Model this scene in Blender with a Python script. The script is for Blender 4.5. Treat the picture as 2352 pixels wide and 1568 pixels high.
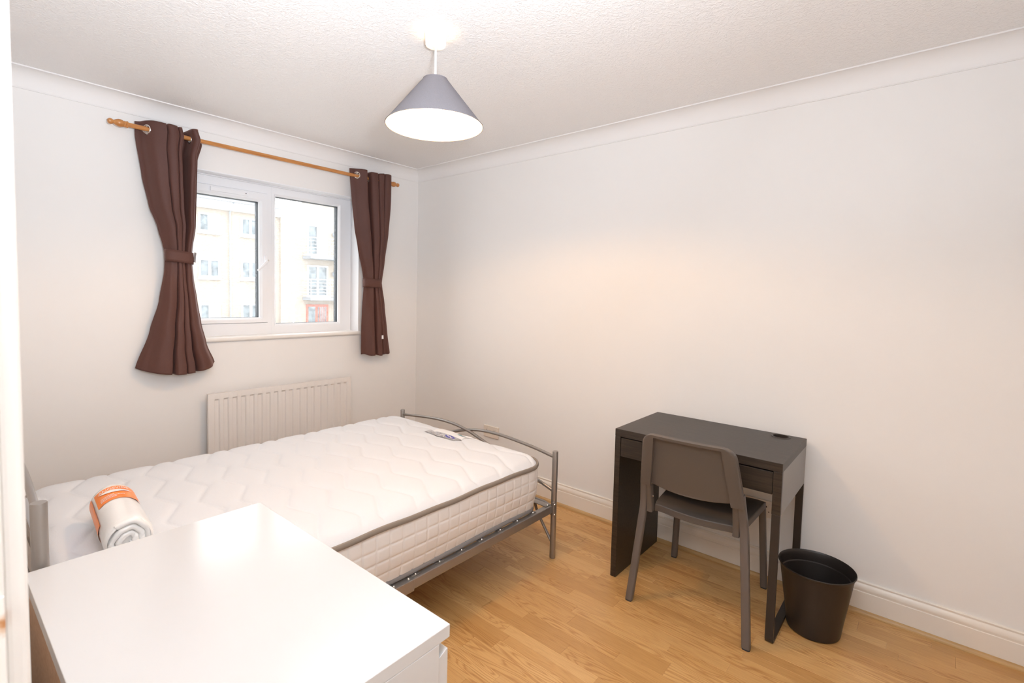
import bpy, bmesh, math, random
from mathutils import Vector, Matrix
from math import sin, cos, pi, sqrt, exp, radians

for o in list(bpy.data.objects):
    bpy.data.objects.remove(o)
scene = bpy.context.scene
COL = scene.collection
random.seed(7)

# ------------------------------------------------------------------ camera
CAM_POS = Vector((3.3208, -2.7459, 1.3958))
F_PX, YAW, PITCH, ROLL = 1133.77, -0.72297, -0.058146, 0.02271
SX, SY = -40.53, -41.63
fw = Vector((sin(YAW) * cos(PITCH), cos(YAW) * cos(PITCH), sin(PITCH)))
rt = Vector((cos(YAW), -sin(YAW), 0))
up = rt.cross(fw)
r2 = rt * cos(ROLL) + up * sin(ROLL)
u2 = -rt * sin(ROLL) + up * cos(ROLL)
cd = bpy.data.cameras.new('camera')
cam = bpy.data.objects.new('camera', cd)
COL.objects.link(cam)
cam.matrix_world = Matrix(((r2.x, u2.x, -fw.x, CAM_POS.x), (r2.y, u2.y, -fw.y, CAM_POS.y),
                           (r2.z, u2.z, -fw.z, CAM_POS.z), (0, 0, 0, 1)))
cd.sensor_width = 36.0
cd.sensor_fit = 'HORIZONTAL'
cd.lens = F_PX / 2352 * 36.0
cd.shift_x = -SX / 2352
cd.shift_y = SY / 2352
cd.clip_start = 0.02
cd.clip_end = 200
cd.dof.use_dof = True
cd.dof.focus_distance = 2.6
cd.dof.aperture_fstop = 8.0
scene.camera = cam

# ------------------------------------------------------------------ world, lights, exposure
scene.view_settings.view_transform = 'Standard'
scene.view_settings.look = 'None'
scene.view_settings.exposure = 0.2
scene.view_settings.gamma = 1.0
scene.view_settings.use_curve_mapping = False
W = bpy.data.worlds.new('overcast_sky')
scene.world = W
W.use_nodes = True
bg = W.node_tree.nodes['Background']
bg.inputs[0].default_value = (0.93, 0.97, 1.0, 1)
bg.inputs[1].default_value = 3.9
try:
    scene.cycles.max_bounces = 12
    scene.cycles.diffuse_bounces = 6
    scene.cycles.transparent_max_bounces = 12
    scene.cycles.sample_clamp_indirect = 6.0
except Exception:
    pass
FLASH_W, FILL_W, HALL_FILL_W, BULB_L = 25.0, 17.0, 12.0, 900.0


def area_light(name, loc, direction, size, watts, color, spread=pi):
    ld = bpy.data.lights.new(name, 'AREA')
    ld.shape = 'DISK'
    ld.size = size
    ld.energy = watts
    ld.color = color
    ld.spread = spread
    lo = bpy.data.objects.new(name, ld)
    COL.objects.link(lo)
    lo.location = loc
    lo.rotation_euler = Vector(direction).to_track_quat('-Z', 'Y').to_euler()
    return lo


# the photographer's flash, bounced off the ceiling beside the door
area_light('bounce_flash', (3.38, -2.55, 1.55), (-0.15, 0.25, 1.0), 0.12, FLASH_W, (0.88, 0.96, 1.07), radians(150))
# added fill light beside the door, turned up towards the left wall and ceiling
area_light('added_fill', (3.2, -2.5, 1.6), (-0.9, 0.2, 0.62), 0.12, FILL_W, (0.88, 0.96, 1.07), radians(120))
# made-up light in the unseen hall, added as fill through the doorway
area_light('hall_fill', (3.2, -3.5, 2.3), (0, 0, -1), 0.3, HALL_FILL_W, (0.97, 0.97, 0.97))


# ------------------------------------------------------------------ materials
def nmat(name, col, rough=0.5, metal=0.0, spec=0.5, coat=0.0):
    m = bpy.data.materials.new(name)
    m.use_nodes = True
    b = m.node_tree.nodes['Principled BSDF']
    b.inputs['Base Color'].default_value = (*col, 1)
    b.inputs['Roughness'].default_value = rough
    b.inputs['Metallic'].default_value = metal
    b.inputs['Specular IOR Level'].default_value = spec
    b.inputs['Coat Weight'].default_value = coat
    return m


def coords(m, scale=(1, 1, 1), rnd=False):
    nt = m.node_tree
    tc = nt.nodes.new('ShaderNodeTexCoord')
    mp = nt.nodes.new('ShaderNodeMapping')
    mp.inputs['Scale'].default_value = scale
    nt.links.new(tc.outputs['Object'], mp.inputs['Vector'])
    if rnd:
        oi = nt.nodes.new('ShaderNodeObjectInfo')
        mu = nt.nodes.new('ShaderNodeVectorMath')
        mu.operation = 'SCALE'
        mu.inputs[0].default_value = (37.0, 91.0, 53.0)
        nt.links.new(oi.outputs['Random'], mu.inputs['Scale'])
        nt.links.new(mu.outputs[0], mp.inputs['Location'])
    return mp.outputs[0]


def noise(m, vec, scale, detail=3.0, rough=0.5, dist=0.0):
    n = m.node_tree.nodes.new('ShaderNodeTexNoise')
    n.inputs['Scale'].default_value = scale
    n.inputs['Detail'].default_value = detail
    n.inputs['Roughness'].default_value = rough
    n.inputs['Distortion'].default_value = dist
    m.node_tree.links.new(vec, n.inputs['Vector'])
    return n.outputs['Fac']


def ramp(m, fac, stops):
    r = m.node_tree.nodes.new('ShaderNodeValToRGB')
    e = r.color_ramp.elements
    while len(e) < len(stops):
        e.new(0.5)
    for i, (p, c) in enumerate(stops):
        e[i].position = p
        e[i].color = (*c, 1)
    m.node_tree.links.new(fac, r.inputs['Fac'])
    return r.outputs['Color']


def bump(m, h, strength=0.2, dist=0.002):
    b = m.node_tree.nodes.new('ShaderNodeBump')
    b.inputs['Strength'].default_value = strength
    b.inputs['Distance'].default_value = dist
    m.node_tree.links.new(h, b.inputs['Height'])
    m.node_tree.links.new(b.outputs[0], m.node_tree.nodes['Principled BSDF'].inputs['Normal'])


def base(m, out):
    m.node_tree.links.new(out, m.node_tree.nodes['Principled BSDF'].inputs['Base Color'])


def mixcol(m, fac, a, b, mode='MIX'):
    x = m.node_tree.nodes.new('ShaderNodeMix')
    x.data_type = 'RGBA'
    x.blend_type = mode
    if isinstance(fac, float):
        x.inputs[0].default_value = fac
    else:
        m.node_tree.links.new(fac, x.inputs[0])
    for i, v in ((6, a), (7, b)):
        if isinstance(v, tuple):
            x.inputs[i].default_value = (*v, 1)
        else:
            m.node_tree.links.new(v, x.inputs[i])
    return x.outputs[2]


M = {}
# painted walls
m = M['wall'] = nmat('wall_paint', (0.83, 0.815, 0.795), 0.75, spec=0.3)
bump(m, noise(m, coords(m), 260, 4), 0.05, 0.001)
m = M['ceiling'] = nmat('artex_ceiling', (0.87, 0.856, 0.842), 0.5, spec=0.45)
v = coords(m)
n1 = noise(m, v, 72, 3, 0.6, 0.9)
n1 = ramp(m, n1, [(0.36, (0, 0, 0)), (0.52, (0.35, 0.35, 0.35)), (0.62, (1, 1, 1))])
bump(m, n1, 0.40, 0.005)
m = M['gloss'] = nmat('gloss_paint', (0.84, 0.81, 0.77), 0.28)
bump(m, noise(m, coords(m), 30, 3), 0.05, 0.001)
m = M['skirting'] = nmat('skirting_paint', (0.82, 0.77, 0.70), 0.32)
bump(m, noise(m, coords(m), 25, 3), 0.06, 0.001)
m = M['coving'] = nmat('coving_paint', (0.83, 0.815, 0.80), 0.65, spec=0.3)
bump(m, noise(m, coords(m), 60, 3), 0.04, 0.001)
m = M['upvc'] = nmat('white_plastic', (0.84, 0.85, 0.87), 0.3)
bump(m, noise(m, coords(m), 15, 2), 0.02, 0.001)
m = M['socket'] = nmat('cream_plastic', (0.77, 0.70, 0.62), 0.35)
bump(m, noise(m, coords(m), 40, 2), 0.02, 0.001)
m = M['dark'] = nmat('black_rubber', (0.02, 0.024, 0.03), 0.6)
bump(m, noise(m, coords(m), 80, 2), 0.05, 0.001)
# radiator enamel
m = M['radiator'] = nmat('radiator_enamel', (0.77, 0.735, 0.70), 0.4)
bump(m, noise(m, coords(m), 90, 3), 0.04, 0.001)
# oak floor boards
m = M['oak'] = nmat('oak_laminate', (0.5, 0.3, 0.12), 0.33, spec=0.45)
v = coords(m, (1.5, 12.0, 1.0), True)
n1 = noise(m, v, 1.25, 2.5, 0.45, 0.35)
mu = m.node_tree.nodes.new('ShaderNodeMath')
mu.operation = 'MULTIPLY'
mu.inputs[1].default_value = 15.0
m.node_tree.links.new(n1, mu.inputs[0])
pp = m.node_tree.nodes.new('ShaderNodeMath')
pp.operation = 'PINGPONG'
pp.inputs[1].default_value = 0.5
m.node_tree.links.new(mu.outputs[0], pp.inputs[0])
oi = m.node_tree.nodes.new('ShaderNodeObjectInfo')
g1 = ramp(m, pp.outputs[0], [(0.0, (0.72, 0.61, 0.49)), (0.10, (0.84, 0.77, 0.69)), (0.26, (1.0, 1.0, 1.0)), (0.5, (1.03, 1.03, 1.02))])
v2 = coords(m, (5.0, 150.0, 5.0), True)
n2 = noise(m, v2, 2.2, 4, 0.65)
g2 = ramp(m, n2, [(0.30, (0.74, 0.68, 0.60)), (0.56, (1, 1, 1))])
amp = ramp(m, oi.outputs['Random'], [(0.0, (0.1, 0.1, 0.1)), (0.35, (0.3, 0.3, 0.3)), (0.6, (0.85, 0.85, 0.85)), (1.0, (1, 1, 1))])
g = mixcol(m, amp, (1.0, 1.0, 1.0), g1)
g = mixcol(m, 0.6, g, g2, 'MULTIPLY')
wn = m.node_tree.nodes.new('ShaderNodeTexWhiteNoise')
wn.noise_dimensions = '1D'
m.node_tree.links.new(oi.outputs['Random'], wn.inputs['W'])
rr = ramp(m, wn.outputs['Value'], [(0.0, (0.50, 0.275, 0.098)), (0.5, (0.575, 0.33, 0.125)), (1.0, (0.66, 0.405, 0.172))])
base(m, mixcol(m, 1.0, g, rr, 'MULTIPLY'))
bump(m, n2, 0.05, 0.0005)
m = M['oak_bead'] = nmat('oak_beading', (0.52, 0.33, 0.14), 0.4)
v = coords(m, (2, 60, 60))
base(m, ramp(m, noise(m, v, 2.0, 3), [(0.3, (0.42, 0.25, 0.10)), (0.7, (0.58, 0.38, 0.17))]))
m = M['underlay'] = nmat('dark_joint', (0.27, 0.15, 0.06), 0.8)
bump(m, noise(m, coords(m), 50, 2), 0.05, 0.001)
# pole wood
m = M['pole'] = nmat('varnished_pine', (0.52, 0.20, 0.05), 0.3, coat=0.3)
v = coords(m, (40, 4, 40))
base(m, ramp(m, noise(m, v, 2.0, 3), [(0.3, (0.42, 0.155, 0.035)), (0.7, (0.60, 0.27, 0.08))]))
# curtain
m = M['curtain'] = nmat('brown_curtain_cloth', (0.11, 0.045, 0.036), 0.62, spec=0.35)
v = coords(m)
n1 = noise(m, v, 900, 2)
base(m, ramp(m, n1, [(0.3, (0.074, 0.029, 0.0225)), (0.7, (0.110, 0.045, 0.034))]))
bump(m, n1, 0.18, 0.0006)
m.node_tree.nodes['Principled BSDF'].inputs['Sheen Weight'].default_value = 0.25
m.node_tree.nodes['Principled BSDF'].inputs['Sheen Tint'].default_value = (0.6, 0.35, 0.3, 1)
m = M['chrome'] = nmat('eyelet_nickel', (0.82, 0.80, 0.77), 0.22, 1.0)
bump(m, noise(m, coords(m), 60, 2), 0.02, 0.001)
m = M['smoke_clip'] = nmat('smoky_clip_plastic', (0.16, 0.12, 0.11), 0.15)
bump(m, noise(m, coords(m), 60, 2), 0.02, 0.001)
m = M['label_white'] = nmat('white_label', (0.83, 0.82, 0.81), 0.5)
bump(m, noise(m, coords(m), 200, 2), 0.03, 0.0005)
# bed
m = M['steel'] = nmat('grey_bed_metal', (0.33, 0.305, 0.285), 0.36, 0.7)
bump(m, noise(m, coords(m), 400, 2), 0.05, 0.0004)
m = M['bolt'] = nmat('zinc_bolt', (0.85, 0.83, 0.78), 0.2, 1.0)
bump(m, noise(m, coords(m), 90, 2), 0.02, 0.0004)
m = M['mattress'] = nmat('white_knit_cover', (0.71, 0.72, 0.74), 0.85, spec=0.2)
v = coords(m)
bump(m, noise(m, v, 160, 3, 0.6), 0.28, 0.0022)
m = M['border'] = nmat('cream_border_cloth', (0.80, 0.755, 0.715), 0.8, spec=0.2)
bump(m, noise(m, coords(m), 700, 2), 0.15, 0.0006)
m = M['tape'] = nmat('taupe_tape', (0.26, 0.22, 0.185), 0.75, spec=0.25)
bump(m, noise(m, coords(m), 600, 2), 0.2, 0.0006)
m = M['dark_tape'] = nmat('charcoal_tape', (0.24, 0.225, 0.22), 0.7)
bump(m, noise(m, coords(m), 600, 2), 0.2, 0.0006)
m = M['silver_print'] = nmat('silver_woven_label', (0.42, 0.42, 0.45), 0.4, 0.2)
v = coords(m)
base(m, ramp(m, noise(m, v, 45, 2), [(0.35, (0.30, 0.30, 0.33)), (0.65, (0.55, 0.55, 0.58))]))
m = M['blue_print'] = nmat('blue_print', (0.10, 0.10, 0.36), 0.5)
bump(m, noise(m, coords(m), 300, 2), 0.03, 0.0005)
m = M['teal_print'] = nmat('teal_print', (0.22, 0.42, 0.44), 0.5)
bump(m, noise(m, coords(m), 300, 2), 0.03, 0.0005)
# rolled pad in plastic
m = M['wrap'] = nmat('wrapped_white_fabric', (0.86, 0.85, 0.83), 0.4, coat=0.8)
v = coords(m, (1, 1, 1))
bump(m, noise(m, coords(m, (140, 6, 6)), 1.4, 3, 0.6, 0.5), 0.5, 0.004)
m.node_tree.nodes['Principled BSDF'].inputs['Coat Roughness'].default_value = 0.18
m = M['orange'] = nmat('orange_print', (0.95, 0.235, 0.008), 0.4, coat=0.25)
bump(m, noise(m, coords(m, (140, 6, 6)), 1.4, 3, 0.6, 0.5), 0.35, 0.003)
m = M['white_print'] = nmat('white_print', (0.85, 0.83, 0.78), 0.4, coat=0.5)
bump(m, noise(m, coords(m), 200, 2), 0.03, 0.0005)
# furniture
m = M['blackwood'] = nmat('black_brown_wood_foil', (0.04, 0.03, 0.024), 0.40, spec=0.5)
v = coords(m, (4, 70, 70))
n1 = noise(m, v, 1.6, 4, 0.65)
base(m, ramp(m, n1, [(0.3, (0.010, 0.007, 0.005)), (0.7, (0.042, 0.030, 0.021))]))
bump(m, n1, 0.12, 0.0008)
m = M['greypanel'] = nmat('grey_satin_panel', (0.22, 0.208, 0.195), 0.35)
bump(m, noise(m, coords(m), 300, 2), 0.03, 0.0004)
m = M['blackmetal'] = nmat('black_brown_metal', (0.028, 0.021, 0.017), 0.42)
bump(m, noise(m, coords(m), 500, 2), 0.05, 0.0004)
m = M['chair'] = nmat('grey_brown_plastic', (0.100, 0.082, 0.070), 0.5, spec=0.45)
bump(m, noise(m, coords(m), 700, 2), 0.16, 0.0004)
m = M['chairleg'] = nmat('grey_brown_steel', (0.115, 0.096, 0.086), 0.42)
bump(m, noise(m, coords(m), 500, 2), 0.05, 0.0004)
m = M['bin'] = nmat('black_bin_plastic', (0.020, 0.015, 0.013), 0.42)
bump(m, noise(m, coords(m), 500, 2), 0.08, 0.0004)
m = M['whitefoil'] = nmat('white_lacquer', (0.60, 0.596, 0.59), 0.16, spec=0.5)
bump(m, noise(m, coords(m), 8, 2), 0.015, 0.001)
m = M['hardboard'] = nmat('brown_hardboard', (0.44, 0.27, 0.16), 0.7)
v = coords(m)
base(m, ramp(m, noise(m, v, 120, 4), [(0.3, (0.40, 0.245, 0.145)), (0.7, (0.49, 0.31, 0.19))]))
# lamp
m = M['shade'] = nmat('grey_shade_cloth', (0.33, 0.315, 0.345), 0.85, spec=0.2)
v = coords(m)
n1 = noise(m, v, 700, 2)
base(m, ramp(m, n1, [(0.3, (0.185, 0.172, 0.185)), (0.7, (0.25, 0.235, 0.25))]))
m.node_tree.nodes['Principled BSDF'].inputs['Transmission Weight'].default_value = 0.0
nt = m.node_tree
tr = nt.nodes.new('ShaderNodeBsdfTranslucent')
tr.inputs[0].default_value = (0.55, 0.42, 0.30, 1)
mx = nt.nodes.new('ShaderNodeMixShader')
mx.inputs[0].default_value = 0.10
nt.links.new(nt.nodes['Principled BSDF'].outputs[0], mx.inputs[1])
nt.links.new(tr.outputs[0], mx.inputs[2])
nt.links.new(mx.outputs[0], nt.nodes['Material Output'].inputs[0])
m = M['lining'] = nmat('shade_lining', (0.86, 0.83, 0.76), 0.5)
bump(m, noise(m, coords(m), 200, 2), 0.03, 0.0005)
m = M['bulb'] = nmat('lit_bulb', (1, 0.9, 0.7), 0.4)
b = m.node_tree.nodes['Principled BSDF']
b.inputs['Emission Color'].default_value = (1.0, 0.60, 0.28, 1)
b.inputs['Emission Strength'].default_value = BULB_L
# glass: clear, with a faint milky film of dirt and a reflection
m = M['glass'] = bpy.data.materials.new('window_glass')
m.use_nodes = True
nt = m.node_tree
nt.nodes.remove(nt.nodes['Principled BSDF'])
out = nt.nodes['Material Output']
tp = nt.nodes.new('ShaderNodeBsdfTransparent')
tl = nt.nodes.new('ShaderNodeBsdfTranslucent')
tl.inputs[0].default_value = (0.9, 0.93, 0.95, 1)
gl = nt.nodes.new('ShaderNodeBsdfGlossy')
gl.inputs['Roughness'].default_value = 0.02
v = coords(m)
nf = noise(m, v, 60, 4, 0.65)
mr = nt.nodes.new('ShaderNodeMapRange')
mr.inputs[1].default_value = 0.35
mr.inputs[2].default_value = 0.8
mr.inputs[3].default_value = 0.03
mr.inputs[4].default_value = 0.11
nt.links.new(nf, mr.inputs[0])
m1 = nt.nodes.new('ShaderNodeMixShader')
nt.links.new(mr.outputs[0], m1.inputs[0])
nt.links.new(tp.outputs[0], m1.inputs[1])
nt.links.new(tl.outputs[0], m1.inputs[2])
m2 = nt.nodes.new('ShaderNodeMixShader')
m2.inputs[0].default_value = 0.05
nt.links.new(m1.outputs[0], m2.inputs[1])
nt.links.new(gl.outputs[0], m2.inputs[2])
nt.links.new(m2.outputs[0], out.inputs[0])
# outdoors
m = M['brick'] = nmat('pale_brick', (0.62, 0.5, 0.38), 0.85)
bt = m.node_tree.nodes.new('ShaderNodeTexBrick')
bt.inputs['Color1'].default_value = (0.41, 0.33, 0.25, 1)
bt.inputs['Color2'].default_value = (0.34, 0.27, 0.20, 1)
bt.inputs['Mortar'].default_value = (0.47, 0.43, 0.38, 1)
bt.inputs['Scale'].default_value = 1.0
bt.inputs['Mortar Size'].default_value = 0.012
bt.inputs['Brick Width'].default_value = 0.22
bt.inputs['Row Height'].default_value = 0.075
tc = m.node_tree.nodes.new('ShaderNodeTexCoord')
sp = m.node_tree.nodes.new('ShaderNodeSeparateXYZ')
cb = m.node_tree.nodes.new('ShaderNodeCombineXYZ')
m.node_tree.links.new(tc.outputs['Object'], sp.inputs[0])
ad = m.node_tree.nodes.new('ShaderNodeMath')
m.node_tree.links.new(sp.outputs[0], ad.inputs[0])
m.node_tree.links.new(sp.outputs[1], ad.inputs[1])
m.node_tree.links.new(ad.outputs[0], cb.inputs[0])
m.node_tree.links.new(sp.outputs[2], cb.inputs[1])
m.node_tree.links.new(cb.outputs[0], bt.inputs['Vector'])
base(m, bt.outputs[0])
m = M['outwhite'] = nmat('outdoor_white', (0.70, 0.70, 0.70), 0.5)
bump(m, noise(m, coords(m), 10, 2), 0.05, 0.002)
m = M['outpane'] = nmat('far_window_glass', (0.10, 0.13, 0.15), 0.12, spec=0.8)
base(m, ramp(m, noise(m, coords(m), 3.0, 3), [(0.35, (0.05, 0.07, 0.08)), (0.65, (0.22, 0.26, 0.28))]))
m = M['outgrey'] = nmat('grey_downpipe', (0.28, 0.30, 0.33), 0.5)
bump(m, noise(m, coords(m), 10, 2), 0.05, 0.002)
m = M['slate'] = nmat('slate_roof', (0.30, 0.32, 0.36), 0.6)
base(m, ramp(m, noise(m, coords(m), 8, 3), [(0.3, (0.25, 0.27, 0.31)), (0.7, (0.36, 0.38, 0.42))]))
m = M['reddoor'] = nmat('red_door_paint', (0.55, 0.10, 0.05), 0.4)
bump(m, noise(m, coords(m), 10, 2), 0.05, 0.002)
m = M['ground'] = nmat('paving', (0.45, 0.44, 0.42), 0.9)
base(m, ramp(m, noise(m, coords(m), 4, 3), [(0.3, (0.40, 0.39, 0.37)), (0.7, (0.50, 0.49, 0.47))]))
m = M['rusty'] = nmat('gloss_paint_with_rust', (0.84, 0.81, 0.77), 0.3)
v = coords(m)
vm = m.node_tree.nodes.new('ShaderNodeVectorMath')
vm.operation = 'DISTANCE'
vm.inputs[1].default_value = (0.0, 0.0040, 1.125)
m.node_tree.links.new(v, vm.inputs[0])
nd = noise(m, v, 160, 3)
sm = m.node_tree.nodes.new('ShaderNodeMath')
sm.operation = 'MULTIPLY_ADD'
m.node_tree.links.new(nd, sm.inputs[0])
sm.inputs[1].default_value = 0.010
m.node_tree.links.new(vm.outputs['Value'], sm.inputs[2])
base(m, ramp(m, sm.outputs[0], [(0.006, (0.45, 0.16, 0.04)), (0.0105, (0.62, 0.36, 0.18)), (0.0135, (0.84, 0.81, 0.77))]))


# ------------------------------------------------------------------ mesh helpers
ROOT = {}


def bmn():
    return bmesh.new()


def box(bm, x0, x1, y0, y1, z0, z1):
    vs = [bm.verts.new(p) for p in ((x0, y0, z0), (x1, y0, z0), (x1, y1, z0), (x0, y1, z0),
                                    (x0, y0, z1), (x1, y0, z1), (x1, y1, z1), (x0, y1, z1))]
    for f in ((3, 2, 1, 0), (4, 5, 6, 7), (0, 1, 5, 4), (1, 2, 6, 5), (2, 3, 7, 6), (3, 0, 4, 7)):
        bm.faces.new([vs[i] for i in f])
    return bm


def grid(bm, fn, nu, nv, cu=False, cv=False, skip=None):
    """fn(i, j) -> point; nu x nv points"""
    V = [[bm.verts.new(fn(i, j)) for j in range(nv)] for i in range(nu)]
    for i in range(nu if cu else nu - 1):
        for j in range(nv if cv else nv - 1):
            if skip and skip(i, j):
                continue
            bm.faces.new((V[i][j], V[(i + 1) % nu][j], V[(i + 1) % nu][(j + 1) % nv], V[i][(j + 1) % nv]))
    return V


def sweep(bm, pts, r, n=12, closed=False, caps=True, rad=None, shape=None):
    pts = [Vector(p) for p in pts]
    N = len(pts)
    rings = []
    prev = None
    for i, p in enumerate(pts):
        if closed:
            t = pts[(i + 1) % N] - pts[(i - 1) % N]
        else:
            t = pts[min(i + 1, N - 1)] - pts[max(i - 1, 0)]
        t.normalize()
        if prev is None:
            a = Vector((0, 0, 1)) if abs(t.z) < 0.9 else Vector((0, 1, 0))
            prev = (a - t * a.dot(t)).normalized()
        else:
            prev = (prev - t * prev.dot(t)).normalized()
        b = t.cross(prev)
        rr = rad[i] if rad else r
        if shape:
            ring = [bm.verts.new(p + prev * s[0] * rr + b * s[1] * rr) for s in shape]
        else:
            ring = [bm.verts.new(p + prev * rr * cos(2 * pi * k / n) + b * rr * sin(2 * pi * k / n)) for k in range(n)]
        rings.append(ring)
    n = len(rings[0])
    for i in range(N if closed else N - 1):
        A, B = rings[i], rings[(i + 1) % N]
        for k in range(n):
            bm.faces.new((A[k], A[(k + 1) % n], B[(k + 1) % n], B[k]))
    if caps and not closed:
        bm.faces.new(rings[0][::-1])
        bm.faces.new(rings[-1])
    return bm


def cyl(bm, p0, p1, r0, r1=None, n=20):
    r1 = r0 if r1 is None else r1
    return sweep(bm, [p0, p1], r0, n, rad=[r0, r1])


def lathe(bm, prof, c, axis='z', n=32, closed=False):
    """prof: list of (radius, height)"""
    c = Vector(c)

    def P(r, h, a):
        if axis == 'z':
            return c + Vector((r * cos(a), r * sin(a), h))
        if axis == 'y':
            return c + Vector((r * sin(a), h, r * cos(a)))
        return c + Vector((h, r * cos(a), r * sin(a)))
    rings = []
    for (r, h) in prof:
        if r < 1e-6:
            rings.append([bm.verts.new(P(0, h, 0))])
        else:
            rings.append([bm.verts.new(P(r, h, 2 * pi * k / n)) for k in range(n)])
    M_ = len(rings)
    for i in range(M_ if closed else M_ - 1):
        A, B = rings[i], rings[(i + 1) % M_]
        for k in range(n):
            k2 = (k + 1) % n
            if len(A) == 1 and len(B) == 1:
                continue
            if len(A) == 1:
                bm.faces.new((A[0], B[k2], B[k]))
            elif len(B) == 1:
                bm.faces.new((A[k], A[k2], B[0]))
            else:
                bm.faces.new((A[k], A[k2], B[k2], B[k]))
    return bm


def prism(bm, prof, fn, a0, a1):
    """closed profile [(p,q)], fn(p,q,a)->point, extruded from a0 to a1"""
    A = [bm.verts.new(fn(p, q, a0)) for p, q in prof]
    B = [bm.verts.new(fn(p, q, a1)) for p, q in prof]
    n = len(prof)
    for k in range(n):
        bm.faces.new((A[k], A[(k + 1) % n], B[(k + 1) % n], B[k]))
    bm.faces.new(A[::-1])
    bm.faces.new(B)
    return bm


def link(name, me, mat, parent):
    o = bpy.data.objects.new(name, me)
    COL.objects.link(o)
    if parent:
        o.parent = parent
    return o


def part(name, bm, mat, parent=None, smooth=False, bevel=0.0, label=None, solid=0.0, angle=35, segs=2, kind=None):
    """bm in world coordinates of the thing (its root's offset is removed)"""
    r = parent
    while r is not None and r.parent is not None:
        r = r.parent
    off = ROOT.get(r.name, None) if r is not None else None
    bmesh.ops.recalc_face_normals(bm, faces=bm.faces[:])
    if off is not None:
        for v in bm.verts:
            v.co -= off
    me = bpy.data.meshes.new(name)
    bm.to_mesh(me)
    bm.free()
    me.materials.append(M[mat] if isinstance(mat, str) else mat)
    if smooth:
        me.polygons.foreach_set('use_smooth', [True] * len(me.polygons))
        try:
            me.set_sharp_from_angle(angle=radians(angle))
        except Exception:
            pass
    o = link(name, me, mat, parent)
    if solid:
        s = o.modifiers.new('solid', 'SOLIDIFY')
        s.thickness = solid
        s.offset = 0
    if bevel:
        b = o.modifiers.new('bevel', 'BEVEL')
        b.width = bevel
        b.segments = segs
        b.limit_method = 'ANGLE'
        b.angle_limit = radians(40)
        b.harden_normals = False
    if label:
        o['label'] = label
    if kind:
        o['kind'] = kind
    return o


def thing(name, loc, label, cat, rotz=0.0, local=False, group=None):
    o = bpy.data.objects.new(name, None)
    COL.objects.link(o)
    o.empty_display_size = 0.1
    o.location = loc
    o.rotation_euler = (0, 0, rotz)
    o['label'] = label
    o['category'] = cat
    if group:
        o['group'] = group
    ROOT[o.name] = Vector((0, 0, 0)) if local else Vector(loc)
    return o


def structure(name, bm, mat, parent=None, **kw):
    o = part(name, bm, mat, parent, **kw)
    if parent is None:
        o['kind'] = 'structure'
    return o


def lerp_tab(tab, z):
    """tab of (z, value) sorted by decreasing z"""
    if z >= tab[0][0]:
        return tab[0][1]
    for (z0, a), (z1, b) in zip(tab, tab[1:]):
        if z >= z1:
            t = (z0 - z) / (z0 - z1)
            t = t * t * (3 - 2 * t) * 0.4 + t * 0.6
            return a + (b - a) * t
    return tab[-1][1]


def catmull(P, t):
    """P list of tuples, t in [0, len-1]"""
    n = len(P)
    i = min(int(t), n - 2)
    f = t - i
    p0, p1, p2, p3 = P[max(i - 1, 0)], P[i], P[i + 1], P[min(i + 2, n - 1)]
    return tuple(0.5 * (2 * b + (c - a) * f + (2 * a - 5 * b + 4 * c - d) * f * f + (3 * b - a - 3 * c + d) * f ** 3)
                 for a, b, c, d in zip(p0, p1, p2, p3))


# ------------------------------------------------------------------ room shell
H = 2.415
XE, YB = 3.672, -2.72           # end wall, back wall (inner faces)
WY0, WY1, WZ0, WZ1 = -1.805, -0.575, 1.064, 2.108   # window opening
DX0, DX1, DZ = 2.78, 3.56, 2.03                    # doorway

bm = bmn()
for a in ((-0.28, 0, YB - 0.12, WY0, 0, H), (-0.28, 0, WY1, 0.2, 0, H), (-0.28, 0, WY0, WY1, 0, WZ0), (-0.28, 0, WY0, WY1, WZ1, H)):
    box(bm, *a)
bmesh.ops.remove_doubles(bm, verts=bm.verts[:], dist=1e-5)
structure('wall_left', bm, 'wall')
structure('wall_right', box(bmn(), 0, XE + 0.1, 0, 0.2, 0, H), 'wall')
bm = bmn()
for a in ((-0.0, DX0 - 0.03, YB - 0.12, YB, 0, H), (DX1 + 0.03, XE + 0.1, YB - 0.12, YB, 0, H), (DX0 - 0.03, DX1 + 0.03, YB - 0.12, YB, DZ + 0.03, H)):
    box(bm, *a)
structure('wall_back', bm, 'wall')
structure('wall_end', box(bmn(), XE, XE + 0.1, YB, 0, 0, H), 'wall')
structure('ceiling', box(bmn(), -0.28, XE + 0.1, YB - 0.12, 0.2, H, H + 0.15), 'ceiling')
# hall behind the doorway
structure('wall_hall_back', box(bmn(), 2.2, 4.3, -4.1, -4.0, 0, H), 'wall')
structure('wall_hall_left', box(bmn(), 2.1, 2.2, -4.1, YB - 0.12, 0, H), 'wall')
structure('wall_hall_right', box(bmn(), 4.3, 4.4, -4.1, YB - 0.12, 0, H), 'wall')
structure('wall_hall_front', box(bmn(), XE + 0.1, 4.4, YB - 0.12, YB - 0.02, 0, H), 'wall')
structure('ceiling_hall', box(bmn(), 2.1, 4.4, -4.1, YB - 0.12, H, H + 0.15), 'ceiling')
structure('floor_hall', box(bmn(), 2.1, 4.4, -4.1, YB - 0.12, -0.1, 0), 'oak')

# floor: slab with one object per board that can be told apart
floor = structure('floor', box(bmn(), -0.02, XE + 0.1, YB - 0.12, 0.02, -0.12, -0.004), 'underlay')
GAP = 0.0004
cache = {}


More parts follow.
